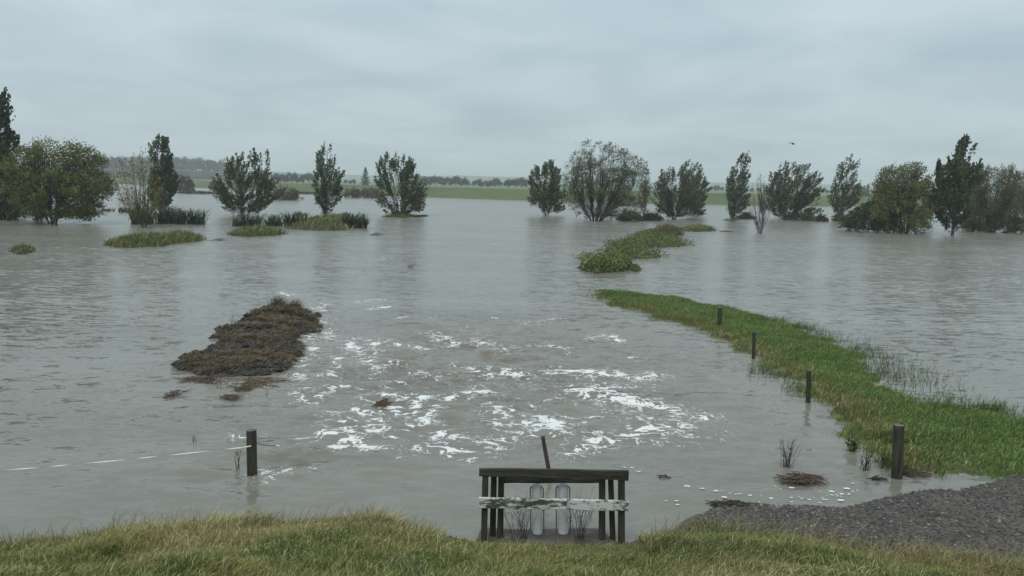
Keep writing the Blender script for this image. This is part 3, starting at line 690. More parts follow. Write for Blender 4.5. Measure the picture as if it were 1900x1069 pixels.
T('poplar_tree', 'narrow airy poplar with leaves blown rightward by wind', (1560, 408), [(288, 1580, 1586), (298, 1558, 1590), (320, 1554, 1588), (340, 1548, 1590), (361, 1541, 1592), (380, 1544, 1588), (396, 1550, 1576)],
  nclump=170, nleaf=28, leaf=(.3, .13), col=(.048, .056, .034), seed=20, trunk_r=.1, wind=.8)
T('willow_tree', 'large olive willow touching the water behind a dark shrub', (1680, 433), [(303, 1690, 1700), (311, 1650, 1704), (325, 1636, 1708), (352, 1622, 1726), (383, 1618, 1730), (405, 1622, 1724), (422, 1632, 1712), (430, 1650, 1700)],
  stems=6, nclump=480, nleaf=44, leaf=(.24, .1), col=(.082, .082, .03), seed=21, style='willow', trunk_r=.14, wind=.5, spread=.36)
T('poplar_tree', 'paler green slim tree behind the right side of the olive willow', (1722, 412), [(328, 1722, 1728), (340, 1714, 1732), (365, 1712, 1734), (390, 1714, 1730), (402, 1718, 1726)],
  nclump=80, nleaf=30, leaf=(.26, .12), col=(.06, .08, .042), seed=22, trunk_r=.08, wind=.3)
T('shrub', 'dense dark green shrub leaning over the water below the olive willow', (1606, 430), [(374, 1612, 1634), (388, 1588, 1648), (404, 1574, 1656), (418, 1566, 1658), (426, 1570, 1654)],
  stems=6, nclump=230, nleaf=46, leaf=(.2, .12), col=(.034, .046, .02), seed=23, trunk_r=.06, wind=.1, cat='shrub', style='willow')
T('poplar_tree', 'tallest dark poplar on the right with a clear short trunk', (1766, 436), [(257, 1789, 1796), (270, 1778, 1806), (288, 1764, 1810), (310, 1744, 1808), (335, 1738, 1806), (361, 1733, 1802), (385, 1734, 1796), (405, 1742, 1788), (416, 1752, 1780)],
  nclump=240, nleaf=34, leaf=(.34, .19), col=(.036, .048, .026), seed=24, trunk_r=.17, wind=.4)
T('poplar_tree', 'dark leafy tree crown filling between the tallest poplar and rounded willow', (1806, 420), [(310, 1812, 1821), (325, 1800, 1822), (350, 1792, 1824), (380, 1786, 1820), (405, 1788, 1812)],
  stems=2, nclump=110, nleaf=34, leaf=(.3, .16), col=(.04, .05, .028), seed=25, trunk_r=.1, wind=.3)
T('willow_tree', 'rounded brownish willow with sweeping stems near the right edge', (1839, 431), [(311, 1840, 1878), (320, 1824, 1884), (340, 1816, 1890), (370, 1806, 1888), (395, 1798, 1878), (415, 1800, 1868), (426, 1816, 1856)],
  stems=8, nclump=420, nleaf=34, leaf=(.24, .08), col=(.070, .066, .036), style='fan', seed=26, trunk_r=.12, wind=.35, spread=.34)
T('willow_tree', 'brown willow cut off by the right edge of the picture', (1908, 428), [(316, 1896, 1935), (330, 1880, 1950), (360, 1872, 1955), (390, 1878, 1945), (415, 1890, 1930)],
  stems=5, nclump=260, nleaf=30, leaf=(.24, .08), col=(.08, .07, .034), style='willow', seed=27, trunk_r=.12, wind=.4, spread=.36)
# low shrubs along the tree line
SH = [('low dark shrub at the foot of the big spreading willow', (1168, 409), [(397, 1155, 1182), (402, 1148, 1188), (408, 1150, 1187)], (.035, .042, .024), 31),
      ('low dark shrub between the big willow and the rounded dark tree', (1208, 409), [(398, 1200, 1216), (403, 1193, 1225), (408, 1194, 1226)], (.028, .034, .022), 32),
      ('tiny dark shrub in the gap before the narrow airy poplar', (1523, 411), [(404, 1518, 1530), (408, 1515, 1532), (410, 1516, 1532)], (.035, .035, .025), 33),
      ('low bush at the foot of the narrow airy poplar', (1566, 411), [(398, 1556, 1574), (404, 1546, 1584), (410, 1544, 1590)], (.04, .048, .028), 34),
      ('grey brown bush at the edge of the far embankment, behind the ragged dark tree', (532, 371), [(347, 522, 540), (354, 508, 550), (363, 506, 556), (369, 506, 558)], (.065, .062, .045), 35),
      ('brown bush by the far embankment right of the slim dark poplar', (342, 356), [(327, 336, 346), (338, 326, 356), (348, 322, 360), (354, 324, 362)], (.07, .058, .045), 36),
      ('pale brown bush by the far embankment left of the ragged dark tree', (401, 353), [(333, 398, 404), (342, 391, 410), (350, 391, 412)], (.075, .068, .05), 37),
      ('brown thicket on the far waterline left of the twin topped tree', (672, 367), [(352, 650, 700), (358, 640, 708), (365, 638, 712)], (.07, .06, .035), 38)]
SH += [('low scrub between the lone bent poplar and the leafless tree', (1384, 406), [(398, 1378, 1390), (403, 1372, 1396), (406, 1372, 1396)], (.05, .05, .032), 39),
       ('dark low scrub at the foot of the dense bushy tree', (1482, 409), [(396, 1466, 1498), (402, 1452, 1508), (408, 1448, 1512)], (.038, .045, .026), 40),
       ('brown low scrub between the tallest poplar and the rounded willow', (1800, 430), [(408, 1796, 1812), (418, 1786, 1820), (428, 1784, 1822)], (.06, .055, .035), 41),
       ('tangled brown scrub along the water at the right edge', (1880, 432), [(404, 1872, 1890), (416, 1862, 1902), (428, 1858, 1906)], (.065, .058, .036), 42),
       ('yellow brown bush behind the left edge poplar and shrub', (14, 398), [(318, 6, 24), (335, 0, 34), (360, -6, 38), (390, -4, 34)], (.1, .085, .03), 43)]
for lb, b_, rw, cl, sd_ in SH:
    far = b_[1] < 380
    T('shrub', lb, b_, rw, stems=5, nclump=90 if far else 60, nleaf=34, leaf=(.45, .25) if far else (.22, .12), col=cl, style='willow', seed=sd_, trunk_r=.05, wind=.1, spread=.4 if far else .25, cat='shrub')
# fallen branch at the right edge
p = ony(1795, 431, 92); mb = MB()
b0, b1, b2 = onz(1858, 431), ony(1885, 427, 92), ony(1925, 425, 92)
lg = empty('fallen_branch', (b0[0], b0[1], 0), 'long dark fallen branch just above the water at the right edge', 'branch')
tube(mb, curve3(np.array([0, 0, -.1]), b1 - b0, b2 - b0, 10) , np.linspace(.14, .06, 10), 6, (.05, .042, .035)); mb.build('limb', M_BARK, lg)
mb = MB(); e = ony(1893, 436, 92) - b0; tube(mb, [e + [0, 0, .8], e + [.03, 0, -.4]], [.05, .06], 6, (.05, .042, .035)); mb.build('twig', M_BARK, lg)

# flax clumps
def flax(label, px, py, wpx, hpx, n=90, col=(.075, .10, .062), seed=1):
    r = np.random.default_rng(seed); b = onz(px, py); s = (ony(px + 1, py, b[1]) - ony(px, py, b[1]))[0]
    W = wpx * s / 2; Hh = hpx * s; mb = MB()
    root = empty('flax_bush', (b[0], b[1], 0), label, 'flax')
    k = max(1, int(W / (Hh * .55)))
    for i in range(n):
        c0 = np.array([r.uniform(-W * .75, W * .75), r.normal(0, .3), -.1]); az = r.random() * 6.283; ou = Hh * (.25 + .6 * r.random())
        h = Hh * (.55 + .5 * r.random()); dv = np.array([math.cos(az), math.sin(az), 0])
        droop = r.random() < .35
        P = curve3(c0, c0 + np.array([0, 0, h * .75]) + dv * ou * .25, c0 + dv * ou + np.array([.1, 0, h * (.55 if droop else 1)]), 5)
        sd_ = np.cross(dv, [0, 0, 1]); wd = (.05 + .03 * r.random()) * np.array([.8, 1, 1, .7, .1])[:, None]
        V = np.concatenate([P - sd_ * wd, P + sd_ * wd]); q_ = np.array([[j, j + 1, j + 6, j + 5] for j in range(4)])
        mb.add(V, q_, np.array(col) * (.5 + 1.5 * r.random() ** 2))
    mb.build('leaves', M_LEAF, root)
    return root
FL = [('dark flax clump under the half bare olive willow', 262, 416, 46, 34, 110), ('blue green flax clump just right of the half bare olive willow', 312, 415, 56, 36, 170), ('spiky flax clump, rightmost under the slim dark poplar', 354, 416, 62, 32, 170),
      ('small far flax clump in the water left of the half bare olive willow', 232, 394, 34, 12, 50), ('tiny far flax clump right of the big olive willow', 203, 392, 24, 8, 30),
      ('dark flax clump at the base of the ragged dark tree', 458, 420, 62, 28, 160), ('flax clump next right of the ragged dark tree', 508, 420, 42, 24, 90), ('tall flax clump at the left end of the low grass mound', 548, 421, 56, 32, 150),
      ('small flax tuft behind the low grass mound', 556, 400, 24, 10, 50), ('brown green flax clump at the right end of the low grass mound', 656, 423, 62, 32, 180), ('small far flax tuft right of the slender mound poplar', 643, 401, 18, 9, 40),
      ('dark flax clump in the shrubs at the left edge', 12, 408, 44, 30, 110), ('flax clump on the mound under the slender poplar', 590, 418, 30, 22, 70)]
for i, a in enumerate(FL): flax(*a, seed=100 + i)

# ------------------------------------------------------------------ low islands of grass and weed
def island(name, label, poly, h=0.35, nb=2500, hb=.25, col=None, soil=(.05, .05, .025), weeds=0, seed=1, straw=0.1, leafy=False, wb=.03):
    global rng
    keep_rng = rng; rng = np.random.default_rng(seed)
    w = np.array([onz(*p)[:2] for p in poly]); ctr = w.mean(0); w = w - ctr
    root = empty(name, (ctr[0], ctr[1], 0), label, 'island')
    lo, hi = w.min(0) - .6, w.max(0) + .6
    nx_, ny_ = 60, 40
    X, Y = np.meshgrid(np.linspace(lo[0], hi[0], nx_), np.linspace(lo[1], hi[1], ny_)); sz = np.sqrt(np.ptp(w[:, 0]) * np.ptp(w[:, 1]))
    def hz(x, y):
        d = poly_sd(x, y, w) + (fbm(x * 2 / sz * 3, y * 2 / sz * 3, 3, seed) - .5) * sz * .16
        return np.where(d > 0, h * (1 - np.exp(-d / (sz * .12))), d * .3) + (fbm(x * 2, y * 2, 2, seed + 3) - .5) * .08, d
    Z, D = hz(X, Y)
    mb = MB(); mb.add(np.stack([X, Y, np.maximum(Z, -.4)], -1).reshape(-1, 3), gridfaces(ny_, nx_), np.array(soil) * (.6 + .8 * fbm(X * 2, Y * 2, 2, seed + 5)).reshape(-1, 1))
    mb.build('soil', M_SOIL, root, True)
    mb = MB(); N = nb * 3
    x = rng.uniform(lo[0], hi[0], N); y = rng.uniform(lo[1], hi[1], N); z, d = hz(x, y)
    kp = d > -.1 * rng.random(N) * sz * .3; x, y, z, d = x[kp][:nb], y[kp][:nb], z[kp][:nb], d[kp][:nb]; n = len(x)
    c = jcol(n, col, .4, .12) if col is not None else np.where((rng.random(n) < .55)[:, None], jcol(n, (.095, .135, .034), .4, .12), grass_cols(n, x + ctr[0], y + ctr[1], straw * .5))
    cl = fbm(x * 1.2, y * 1.2, 3, seed + 9)
    c = c * (.6 + .8 * cl)[:, None]
    if leafy:
        C = np.stack([x, y, z + hb * rng.random(n) * (.4 + 1.2 * cl)], 1)
        leaves(mb, C, rng.normal(0, 1, (n, 3)) + [0.2, 0, .5], rng.normal(0, 1, (n, 3)), wb * 4 * (.6 + .8 * rng.random(n)), wb * 2.2 * (.6 + .8 * rng.random(n)), c)
    else:
        H = hb * (.4 + rng.random(n)) * (.6 + .8 * cl)
        lean = np.stack([rng.normal(.3, .6, n), rng.normal(0, .6, n), 0 * x], 1)
        blades(mb, np.stack([x, y, np.maximum(z, -.05)], 1), H, np.full(n, wb), lean, c)
    g = mb.build('grass', M_GRASS, root); g['kind'] = 'stuff'
    rng = keep_rng
    return root
WEED = (.115, .145, .042)
island('grass_island', 'long low grass island in front of the flax at left', [(192, 455), (230, 447), (290, 442), (340, 437), (376, 445), (340, 451), (290, 458), (235, 460)], .3, 2600, .45, seed=201, straw=.12, wb=.05)
island('mud_island', 'tiny mud and grass lump near the left edge of the water', [(14, 466), (40, 462), (66, 464), (62, 470), (30, 473)], .28, 500, .25, seed=202, soil=(.045, .04, .03), straw=.2, wb=.04)
island('grass_island', 'small grass island in front of the ragged dark tree', [(423, 436), (455, 430), (490, 428), (530, 434), (500, 438), (460, 440)], .25, 1500, .45, seed=203, wb=.05, straw=.1)
island('grass_island', 'low green grass mound carrying the slender poplar', [(529, 424), (560, 415), (590, 406), (640, 404), (676, 416), (648, 426), (600, 429)], .55, 3200, .5, seed=204, wb=.06)
island('grass_island', 'green tuft under the twin topped bushy tree', [(712, 403), (740, 398), (768, 401), (754, 405)], .15, 700, .35, seed=205, wb=.06, col=(.08, .13, .035))
island('grass_island', 'thin dark weed strip right of the twin topped tree', [(764, 401), (790, 400), (795, 402), (770, 404)], .08, 300, .2, seed=206, wb=.05, col=(.05, .05, .03))
island('weed_island', 'long leafy weed island right of the picture centre', [(1085, 484), (1118, 470), (1150, 452), (1185, 438), (1225, 430), (1240, 440), (1265, 452), (1250, 462), (1200, 462), (1206, 470), (1204, 482), (1150, 485), (1100, 492)], .32, 7500, .42, seed=207, col=WEED, leafy=True, wb=.042)
island('weed_island', 'rounded straw coloured hummock at the far end of the weed island', [(1215, 432), (1232, 427), (1255, 431), (1265, 437), (1240, 442), (1220, 440)], .5, 1300, .6, seed=208, straw=.3, wb=.05, col=(.11, .10, .04))
island('weed_island', 'smaller leafy weed patch in front of the long weed island', [(1080, 502), (1130, 490), (1160, 490), (1172, 500), (1150, 504), (1110, 508)], .35, 2600, .4, seed=209, col=WEED, leafy=True, wb=.045)
island('weed_island', 'little floating weed clump beside the smaller weed patch', [(1168, 501), (1182, 497), (1191, 502), (1178, 505)], .16, 380, .25, seed=210, col=(.1, .135, .03), leafy=True, wb=.04)
island('grass_island', 'low grass island in front of the two pronged tree', [(1262, 426), (1285, 421), (1310, 422), (1329, 429), (1300, 430), (1275, 430)], .22, 1200, .4, seed=211, wb=.05, straw=.12)
island('grass_island', 'thin grass sliver at the foot of the lone bent poplar', [(1340, 409), (1362, 407), (1376, 409), (1360, 411)], .08, 260, .25, seed=212, wb=.05)
island('mud_island', 'thin dark strip of drowned bank before the far embankment', [(323, 358), (345, 357), (380, 358), (408, 359), (406, 361), (350, 360.5)], .3, 700, .5, seed=213, wb=.15, col=(.05, .055, .03))
island('mud_island', 'thin dark strip on the far water left of the brown thicket', [(545, 359), (560, 358), (590, 359.5), (600, 361), (560, 361)], .3, 400, .5, seed=214, wb=.15, col=(.055, .06, .03))

# ------------------------------------------------------------------ mud mound, left of centre
MP = [(325, 688), (345, 672), (385, 652), (388, 640), (415, 630), (412, 618), (440, 608), (452, 594), (480, 584), (520, 578), (560, 580), (584, 592), (586, 606), (574, 618), (545, 626), (540, 634), (546, 642), (540, 654), (530, 664), (534, 674), (520, 688), (492, 695), (440, 697), (380, 694)]
mw = np.array([onz(*p)[:2] for p in MP]); mc = mw.mean(0); mw = mw - mc
mound = empty('mud_mound', (mc[0], mc[1], 0), 'dark ploughed mud mound with straw coloured grass, left of centre', 'mound')
def mound_z(x, y):
    d = poly_sd(x, y, mw) + (fbm(x * 1.6, y * 1.6, 4, 301) - .5) * 1.0
    ph = (y + 3.0 * (fbm(x * .4, y * .35, 3, 303) - .5) + .7 * (fbm(x * 2.2, y * 2, 3, 304) - .5)) / 1.55
    fr_ = ph - np.floor(ph)
    top = .07 + .20 * smooth(0, .12, fr_) * (1 - fr_) ** .8 * smooth(.25, .55, fbm(x * .9 + 5, y * .9, 2, 311)) + .14 * smooth(0.5, 4.5, y) + .10 * (fbm(x * 1.2, y * 1.2, 3, 306) - .4)
    z = np.where(d > 0, np.maximum(top, .05) * (1 - np.exp(-d / .28)), d * .35)
    lump = np.abs(fbm(x * 3.2, y * 3.2, 3, 305) - .5)
    return z + np.where(d > 0, .34 * (0.15 - lump), 0), d
xs = np.arange(mw[:, 0].min() - .5, mw[:, 0].max() + .5, .055); ys = np.arange(mw[:, 1].min() - .5, mw[:, 1].max() + .6, .06)
X, Y = np.meshgrid(xs, ys); Z, D = mound_z(X, Y)
st = smooth(.42, .6, fbm(X * .8, Y * 1.6, 4, 307) + .12 * smooth(1, 4, Y))
cc = (1 - st)[..., None] * np.array([.062, .054, .044]) + st[..., None] * np.array([.20, .155, .10])
cc *= (.6 + .8 * fbm(X * 6, Y * 6, 3, 309))[..., None]
mb = MB(); mb.add(np.stack([X, Y, np.maximum(Z, -.4)], -1).reshape(-1, 3), gridfaces(len(ys), len(xs)), cc.reshape(-1, 3)); mb.build('soil', M_SOIL, mound, False)
mb = MB(); N = 5200                        # clods of turned earth
x = rng.uniform(mw[:, 0].min(), mw[:, 0].max(), N); y = rng.uniform(mw[:, 1].min(), mw[:, 1].max(), N); z, d = mound_z(x, y)
kp = (d > -.05) & (rng.random(N) < np.where(d < .35, 1, .4)); x, y, z, d = x[kp], y[kp], z[kp], d[kp]; n = len(x)
s = .025 + .12 * rng.random(n) ** 2.2; sc = s[:, None, None] * (.6 + .8 * rng.random((n, 7, 3))); sc[..., 0] *= 1.4; sc[..., 2] *= .8
V = ico[None] * sc + np.stack([x, y, z], 1)[:, None, :]; fc = (icf[None] + (np.arange(n) * 7)[:, None, None]).reshape(-1, 3)
mb.add(V.reshape(-1, 3), fc, np.repeat(jcol(n, (.034, .032, .028), .5), 7, axis=0)); o = mb.build('clods', M_SOIL, mound); o['kind'] = 'stuff'
mb = MB(); N = 60000                        # dry flattened grass
x = rng.uniform(mw[:, 0].min(), mw[:, 0].max(), N); y = rng.uniform(mw[:, 1].min(), mw[:, 1].max(), N); z, d = mound_z(x, y)
stn = fbm(x * .8, y * 1.6, 4, 307) + .12 * smooth(1, 4, y)
kp = (d > -.08) & (rng.random(N) < .14 + .78 * smooth(.37, .54, stn)); x, y, z, d = x[kp], y[kp], z[kp], d[kp]; n = len(x)
ang = rng.normal(-.2, .9, n); lean = np.stack([np.cos(ang) * 1.3, np.sin(ang) * .8, -.45 + 0 * ang], 1)
c = np.where((rng.random(n) < .55)[:, None], jcol(n, (.28, .225, .14), .4), jcol(n, (.10, .065, .04), .4))
c = np.where((rng.random(n) < .12)[:, None], jcol(n, (.07, .085, .03), .4), c)
blades(mb, np.stack([x, y, z], 1), .12 + .16 * rng.random(n), .008 + .012 * rng.random(n), lean, c)
for (px, py, cnt, hh) in [(514, 572, 260, .5), (550, 575, 200, .42), (488, 576, 60, .28), (470, 582, 60, .25), (435, 605, 60, .22), (533, 577, 80, .3), (420, 622, 40, .25)]:
    b = ony(px, py + 8, onz(px, py + 16)[1])
    g = rng.normal(0, 1, (cnt, 2)) * [.12, .12] + b[:2] - mc; zz_, _ = mound_z(g[:, 0], g[:, 1])
    blades(mb, np.stack([g[:, 0], g[:, 1], zz_], 1), 1.15 * hh * (.5 + .6 * rng.random(cnt)), np.full(cnt, .012), np.stack([rng.normal(.25, .35, cnt), rng.normal(0, .3, cnt), 0 * g[:, 0]], 1), jcol(cnt, (.15, .11, .07), .4))
o = mb.build('dry_grass', M_GRASS, mound); o['kind'] = 'stuff'
for (px, py, h) in [(495, 578, .55), (499, 577, .42), (430, 612, .5), (428, 615, .3)]:
    mb = MB(); b = onz(px, py + 8) - np.array([mc[0], mc[1], 0]); tube(mb, [b, b + [.04, 0, h * .6 + .1], b + [.02, 0, h + .25]], [.008, .007, .004], 4, (.06, .05, .04)); mb.build('dead_stem', M_BARK, mound)

# floating debris and drowned stems
def raft(label, px, py, w, h, n=60, col=(.11, .065, .04), L=.28, hz=.06, seed=1):
    r = np.random.default_rng(seed); b = onz(px, py); s = (ony(px + 1, py, b[1]) - ony(px, py, b[1]))[0]; mb = MB()
    dp = (onz(px, py - h / 2) - onz(px, py + h / 2))[1]
    for i in range(n):
        c = np.array([np.clip(r.normal(0, .22), -.42, .42) * w * s, np.clip(r.normal(0, .22), -.42, .42) * dp, 0]); c[2] = hz * r.random() * math.exp(-(c[0] / (w * s * .3)) ** 2) + .008
        a = r.normal(0, .6); d = np.array([math.cos(a), math.sin(a), r.normal(0, .12)]) * L * (.3 + .7 * r.random()); bend = np.array([0, 0, .02 * r.random()])
        tube(mb, [c - d / 2, c + bend + r.normal(0, .02, 3) * [1, 1, 0], c + d / 2], [.006, .009, .004], 3, np.array(col) * (.4 + 1.1 * r.random()), cap=False)
    o = mb.build('debris_raft', M_BARK); o.location = (b[0], b[1], 0); return tag(o, label, 'debris')
RF = [('flattened nest of brown reeds floating before the right fence posts', 1490, 893, 92, 20, 200, (.08, .058, .043), .30, .07), ('rust brown straw raft drifting in the swirling foam', 710, 751, 28, 16, 90, (.09, .058, .042), .2, .07),
      ('rusty straw patch floating below the mud mound', 428, 738, 42, 10, 60, (.10, .07, .05), .3, .03), ('brown straw patch just under the front of the mud mound', 480, 712, 95, 26, 190, (.12, .09, .06), .35, .02),
      ('small rusty straw tuft between the mud mound patches', 452, 724, 34, 9, 60, (.09, .062, .046), .25, .05), ('thin drifting twigs left of the mud mound', 322, 733, 34, 16, 36, (.08, .05, .04), .3, .03),
      ('scattered brown stalks at the front left of the mud mound', 370, 706, 60, 14, 110, (.09, .065, .05), .4, .02), ('dark weed clump drifting right of the flax mound', 700, 436, 24, 5, 60, (.05, .06, .03), .7, .2),
      ('brown twigs trailing at the right tip of the long low grass island', 408, 446, 28, 5, 40, (.06, .05, .04), .6, .15), ('dark debris at the foot of the nearest right fence post', 1690, 880, 60, 12, 110, (.06, .05, .035), .3, .05),
      ('small dark debris left of the nearest right fence post', 1628, 890, 26, 6, 30, (.05, .04, .035), .2, .03), ('row of dark twigs washed up on the gravel shore', 1360, 938, 90, 10, 120, (.05, .042, .036), .2, .04),
      ('thin weed line floating in front of the lone bent poplar', 1350, 430, 36, 3, 50, (.05, .05, .035), .9, .05), ('faint stalks drifting in the water right of the railing', 1232, 886, 22, 6, 16, (.06, .05, .04), .15, .02)]
for i, a in enumerate(RF): raft(*a, seed=440 + i)
def stems(name, label, px, py, wpx, hpx, n=20, col=(.06, .045, .035), spread=.5, r0=.006, cat='plant', seed=1, z=0.0, leafc=None):
    r = np.random.default_rng(seed); b = onz(px, py, z); s = (ony(px + 1, py, b[1]) - ony(px, py, b[1]))[0]; mb = MB(); W = wpx * s; Hh = hpx * s
    root = empty(name, (b[0], b[1], z), label, cat); lf = MB()
    for i in range(n):
        x0 = r.normal(0, W * .12); tip = np.array([x0 + r.uniform(-.5, .5) * W * spread * 2, r.normal(0, W * .2), Hh * (.45 + .55 * r.random())]); o = np.array([x0, r.normal(0, W * .1), -.1])
        P = curve3(o, np.array([x0 * .8 + tip[0] * .2, tip[1] * .3, tip[2] * .5]), tip, 6); P[1:] += r.normal(0, .01, (5, 3))
        tube(mb, P, np.linspace(r0, r0 * .35, 6), 4, np.array(col) * (.6 + .8 * r.random()), cap=False)
        for k in range(2):
            j = r.integers(2, 5); q_ = P[j] + np.array([r.normal(0, .1), r.normal(0, .08), .08 + .1 * r.random()]) * Hh
            tube(mb, [P[j], (P[j] + q_) / 2 + [0, 0, .01], q_], [r0 * .6, r0 * .5, r0 * .3], 3, np.array(col), cap=False)
        if leafc is not None:
            m = 14; C = P[r.integers(2, 6, m)] + r.normal(0, .03, (m, 3)); leaves(lf, C, r.normal(0, 1, (m, 3)) + [0, 0, .4], r.normal(0, 1, (m, 3)), np.full(m, .07), np.full(m, .03), np.tile(np.array(leafc), (m, 1)) * (.6 + .8 * r.random((m, 1))))
    mb.build('stems', M_BARK, root)
    if leafc is not None: lf.build('leaves', M_LEAF, root)
    return root
stems('reed_clump', 'upright clump of bare brown stems in the flood near the floating nest', 1459, 866, 40, 62, 26, (.075, .055, .045), .5, .0045, seed=501)
stems('weed_plant', 'green leafy weed standing in water by the spit edge', 1580, 838, 26, 30, 14, (.05, .06, .03), .5, seed=502, leafc=(.11, .17, .05))
stems('dead_weed', 'bent reddish dead stalks left of the nearest right fence post', 1607, 872, 36, 44, 18, (.065, .04, .035), .5, seed=503)
stems('weed_plant', 'short dark grassy weed beside the nearest right fence post', 1640, 862, 16, 24, 14, (.05, .055, .03), .5, seed=504)
stems('dead_shrub', 'bare dead shrub behind the railing, left of the steel pipes', 967, 997, 50, 88, 18, (.055, .045, .04), .6, .0035, seed=505, z=.06)
stems('dead_shrub', 'bare dead shrub behind the railing, right of the steel pipes', 1076, 998, 62, 100, 20, (.055, .045, .04), .6, .0035, seed=506, z=.06)
stems('reed_clump', 'thin dry reeds poking from the water far behind the swirling foam', 762, 497, 22, 13, 16, (.09, .075, .055), .6, .008, seed=507)
stems('drowned_twig', 'small forked twig poking out of the still water left of the fence post', 358, 820, 16, 16, 4, (.04, .035, .03), .6, seed=508)
stems('drowned_twig', 'thin dark stick standing just left of the wired fence post', 442, 868, 12, 46, 3, (.045, .035, .03), .35, .008, seed=509)
stems('reed_clump', 'sparse drowned brown stalks in front of the mud mound', 400, 714, 90, 22, 26, (.08, .05, .04), .4, seed=510)
stems('reed_clump', 'single thin stalks standing right below the mud mound', 494, 735, 8, 36, 2, (.06, .045, .04), .3, seed=511)

mb = MB()                                   # flecks of foam drifting by the gravel
for (px, py, k) in [(1338, 936, 3), (1396, 921, 4), (1506, 931, 7), (1538, 914, 6), (1246, 929, 3), (1175, 872, 5), (1364, 914, 6), (1477, 925, 3), (1558, 924, 4), (1428, 916, 2), (1410, 930, 2), (1600, 905, 3), (1290, 905, 3), (1450, 905, 3), (1570, 912, 4), (1525, 922, 5)]:
    b = onz(px, py)
    for _ in range(k):
        c_ = b + np.array([rng.normal(0, .11), rng.normal(0, .10), .012 - b[2]]); m_ = 9; a = np.arange(m_) / m_ * 6.2832; r_ = .012 + .035 * rng.random() ** 2
        ring = np.stack([r_ * 1.7 * np.cos(a) * (.6 + .6 * rng.random(m_)), r_ * np.sin(a) * (.6 + .6 * rng.random(m_)), 0 * a], 1)
        mb.add(np.concatenate([c_ + ring * .75, [c_ + [0, 0, .006]]]), np.array([[i, (i + 1) % m_, m_] for i in range(m_)]), (.66, .67, .65))
tag(mb.build('foam', M_PLAIN), 'small white flecks of foam drifting beside the gravel shore', 'foam', kind='stuff')
# ------------------------------------------------------------------ fence posts and wire
def post(label, px, base_y, top_y, wpx, col=(.040, .041, .028), lean_px=2, group='fence posts standing in the flood', knot=True):
    b = onz(px, base_y); t = ony(px + lean_px, top_y, b[1]); s = (ony(px + 1, base_y, b[1]) - ony(px, base_y, b[1]))[0]; r = wpx * s / 2
    root = empty('fence_post', (b[0], b[1], 0), label, 'post', group); mb = MB()
    zs = [-.6, -.1, .1, .3, .5, .7, .85, .96, 1.0]; H = t[2]
    P = np.array([[(t[0] - b[0]) * max(z, 0), 0, z * H if z > 0 else z] for z in zs]); rad = r * np.array([1.04, 1.03, 1.02, 1.01, 1, .99, .985, .98, .93])
    tube(mb, P, rad, 14, jcol(9 * 14, col, .2), jitter=.05); mb.build('shaft', M_WOOD, root, False)
    mb = MB(); a = np.arange(14) / 14 * 6.2832; top = P[-1]
    V = np.stack([top[0] + r * .9 * np.cos(a), r * .9 * np.sin(a), np.full(14, H + .004)], 1); mb.add(np.concatenate([V, V - [0, 0, .012]]), np.array([[i, (i + 1) % 14, 14 + (i + 1) % 14, 14 + i] for i in range(14)]), (.12, .12, .105)); mb.add(V, np.arange(14)[None], (.12, .12, .105))
    mb.build('cut_end', M_WOOD, root)
    if knot:
        mb = MB(); c = P[5] + [r * .98, -.02, 0]; tube(mb, [c, c + [.03, -.01, 0]], [.022, .016], 7, (.03, .028, .025)); mb.build('insulator', M_PLAIN, root)
    return root, b, H, r
post('nearest and thickest wooden fence post on the right beside the gravel', 1664, 887, 789, 19, lean_px=4)
post('wooden fence post, second nearest along the right spit', 1499.5, 747, 687, 8.5, lean_px=1.5)
post('wooden fence post, third along the right spit', 1398, 665, 616, 6.2, lean_px=1)
post('squat wooden fence post, farthest along the right spit', 1335, 612, 571, 8.5, lean_px=1)
lp, lb, LH, lr = post('thick wooden post with fence tape alone in the water at left', 468, 880, 798, 18.5, lean_px=-1.5, knot=False)
t0_ = ony(459, 829, lb[1] - lr - .01) - lb; mb = MB()
tube(mb, [t0_ + [-.06, 0, -.012], t0_ + [.06, 0, .012]], [.012, .012], 7, (.62, .6, .4)); mb.build('insulator', M_PLAIN, lp)
mb = MB(); w0 = ony(477, 823, lb[1]) - lb; w1 = ony(515, 827.5, lb[1] + .3) - lb
tube(mb, curve3(w0, (w0 + w1) / 2 - [0, 0, .025], w1, 8), .006, 4, (.03, .03, .03)); tail = mb.build('wire', M_PLAIN, lp)
mb = MB(); tube(mb, [w1 - [.03, 0, 0], w1 + [.03, 0, .0]], .014, 7, (.66, .64, .5)); mb.build('handle', M_PLAIN, tail)
# electric fence tape to the left
a0 = lb + t0_ + [-.06, 0, -.01]; a1 = ony(-420, 897, 12.2); nseg = 420
tt_ = np.linspace(0, 1, nseg)[:, None]; P = a0 * (1 - tt_) + a1 * tt_; P[:, 2] -= .05 * np.sin(np.pi * tt_[:, 0]) * 1.5
tw = tt_[:, 0] * 34.5 + 0.5 * np.sin(tt_[:, 0] * 31); U = np.stack([0 * tw, np.sin(tw), np.cos(tw)], 1) * .0055
mb = MB(); V = np.stack([P - U, P + U], 1).reshape(-1, 3); i = np.arange(nseg - 1)[:, None] * 2; mb.add(V, i + np.array([[0, 1, 3, 2]]), (.75, .74, .7))
tag(mb.build('fence_tape', M_PLAIN), 'twisted white fence tape running left from the wired post', 'fence tape')

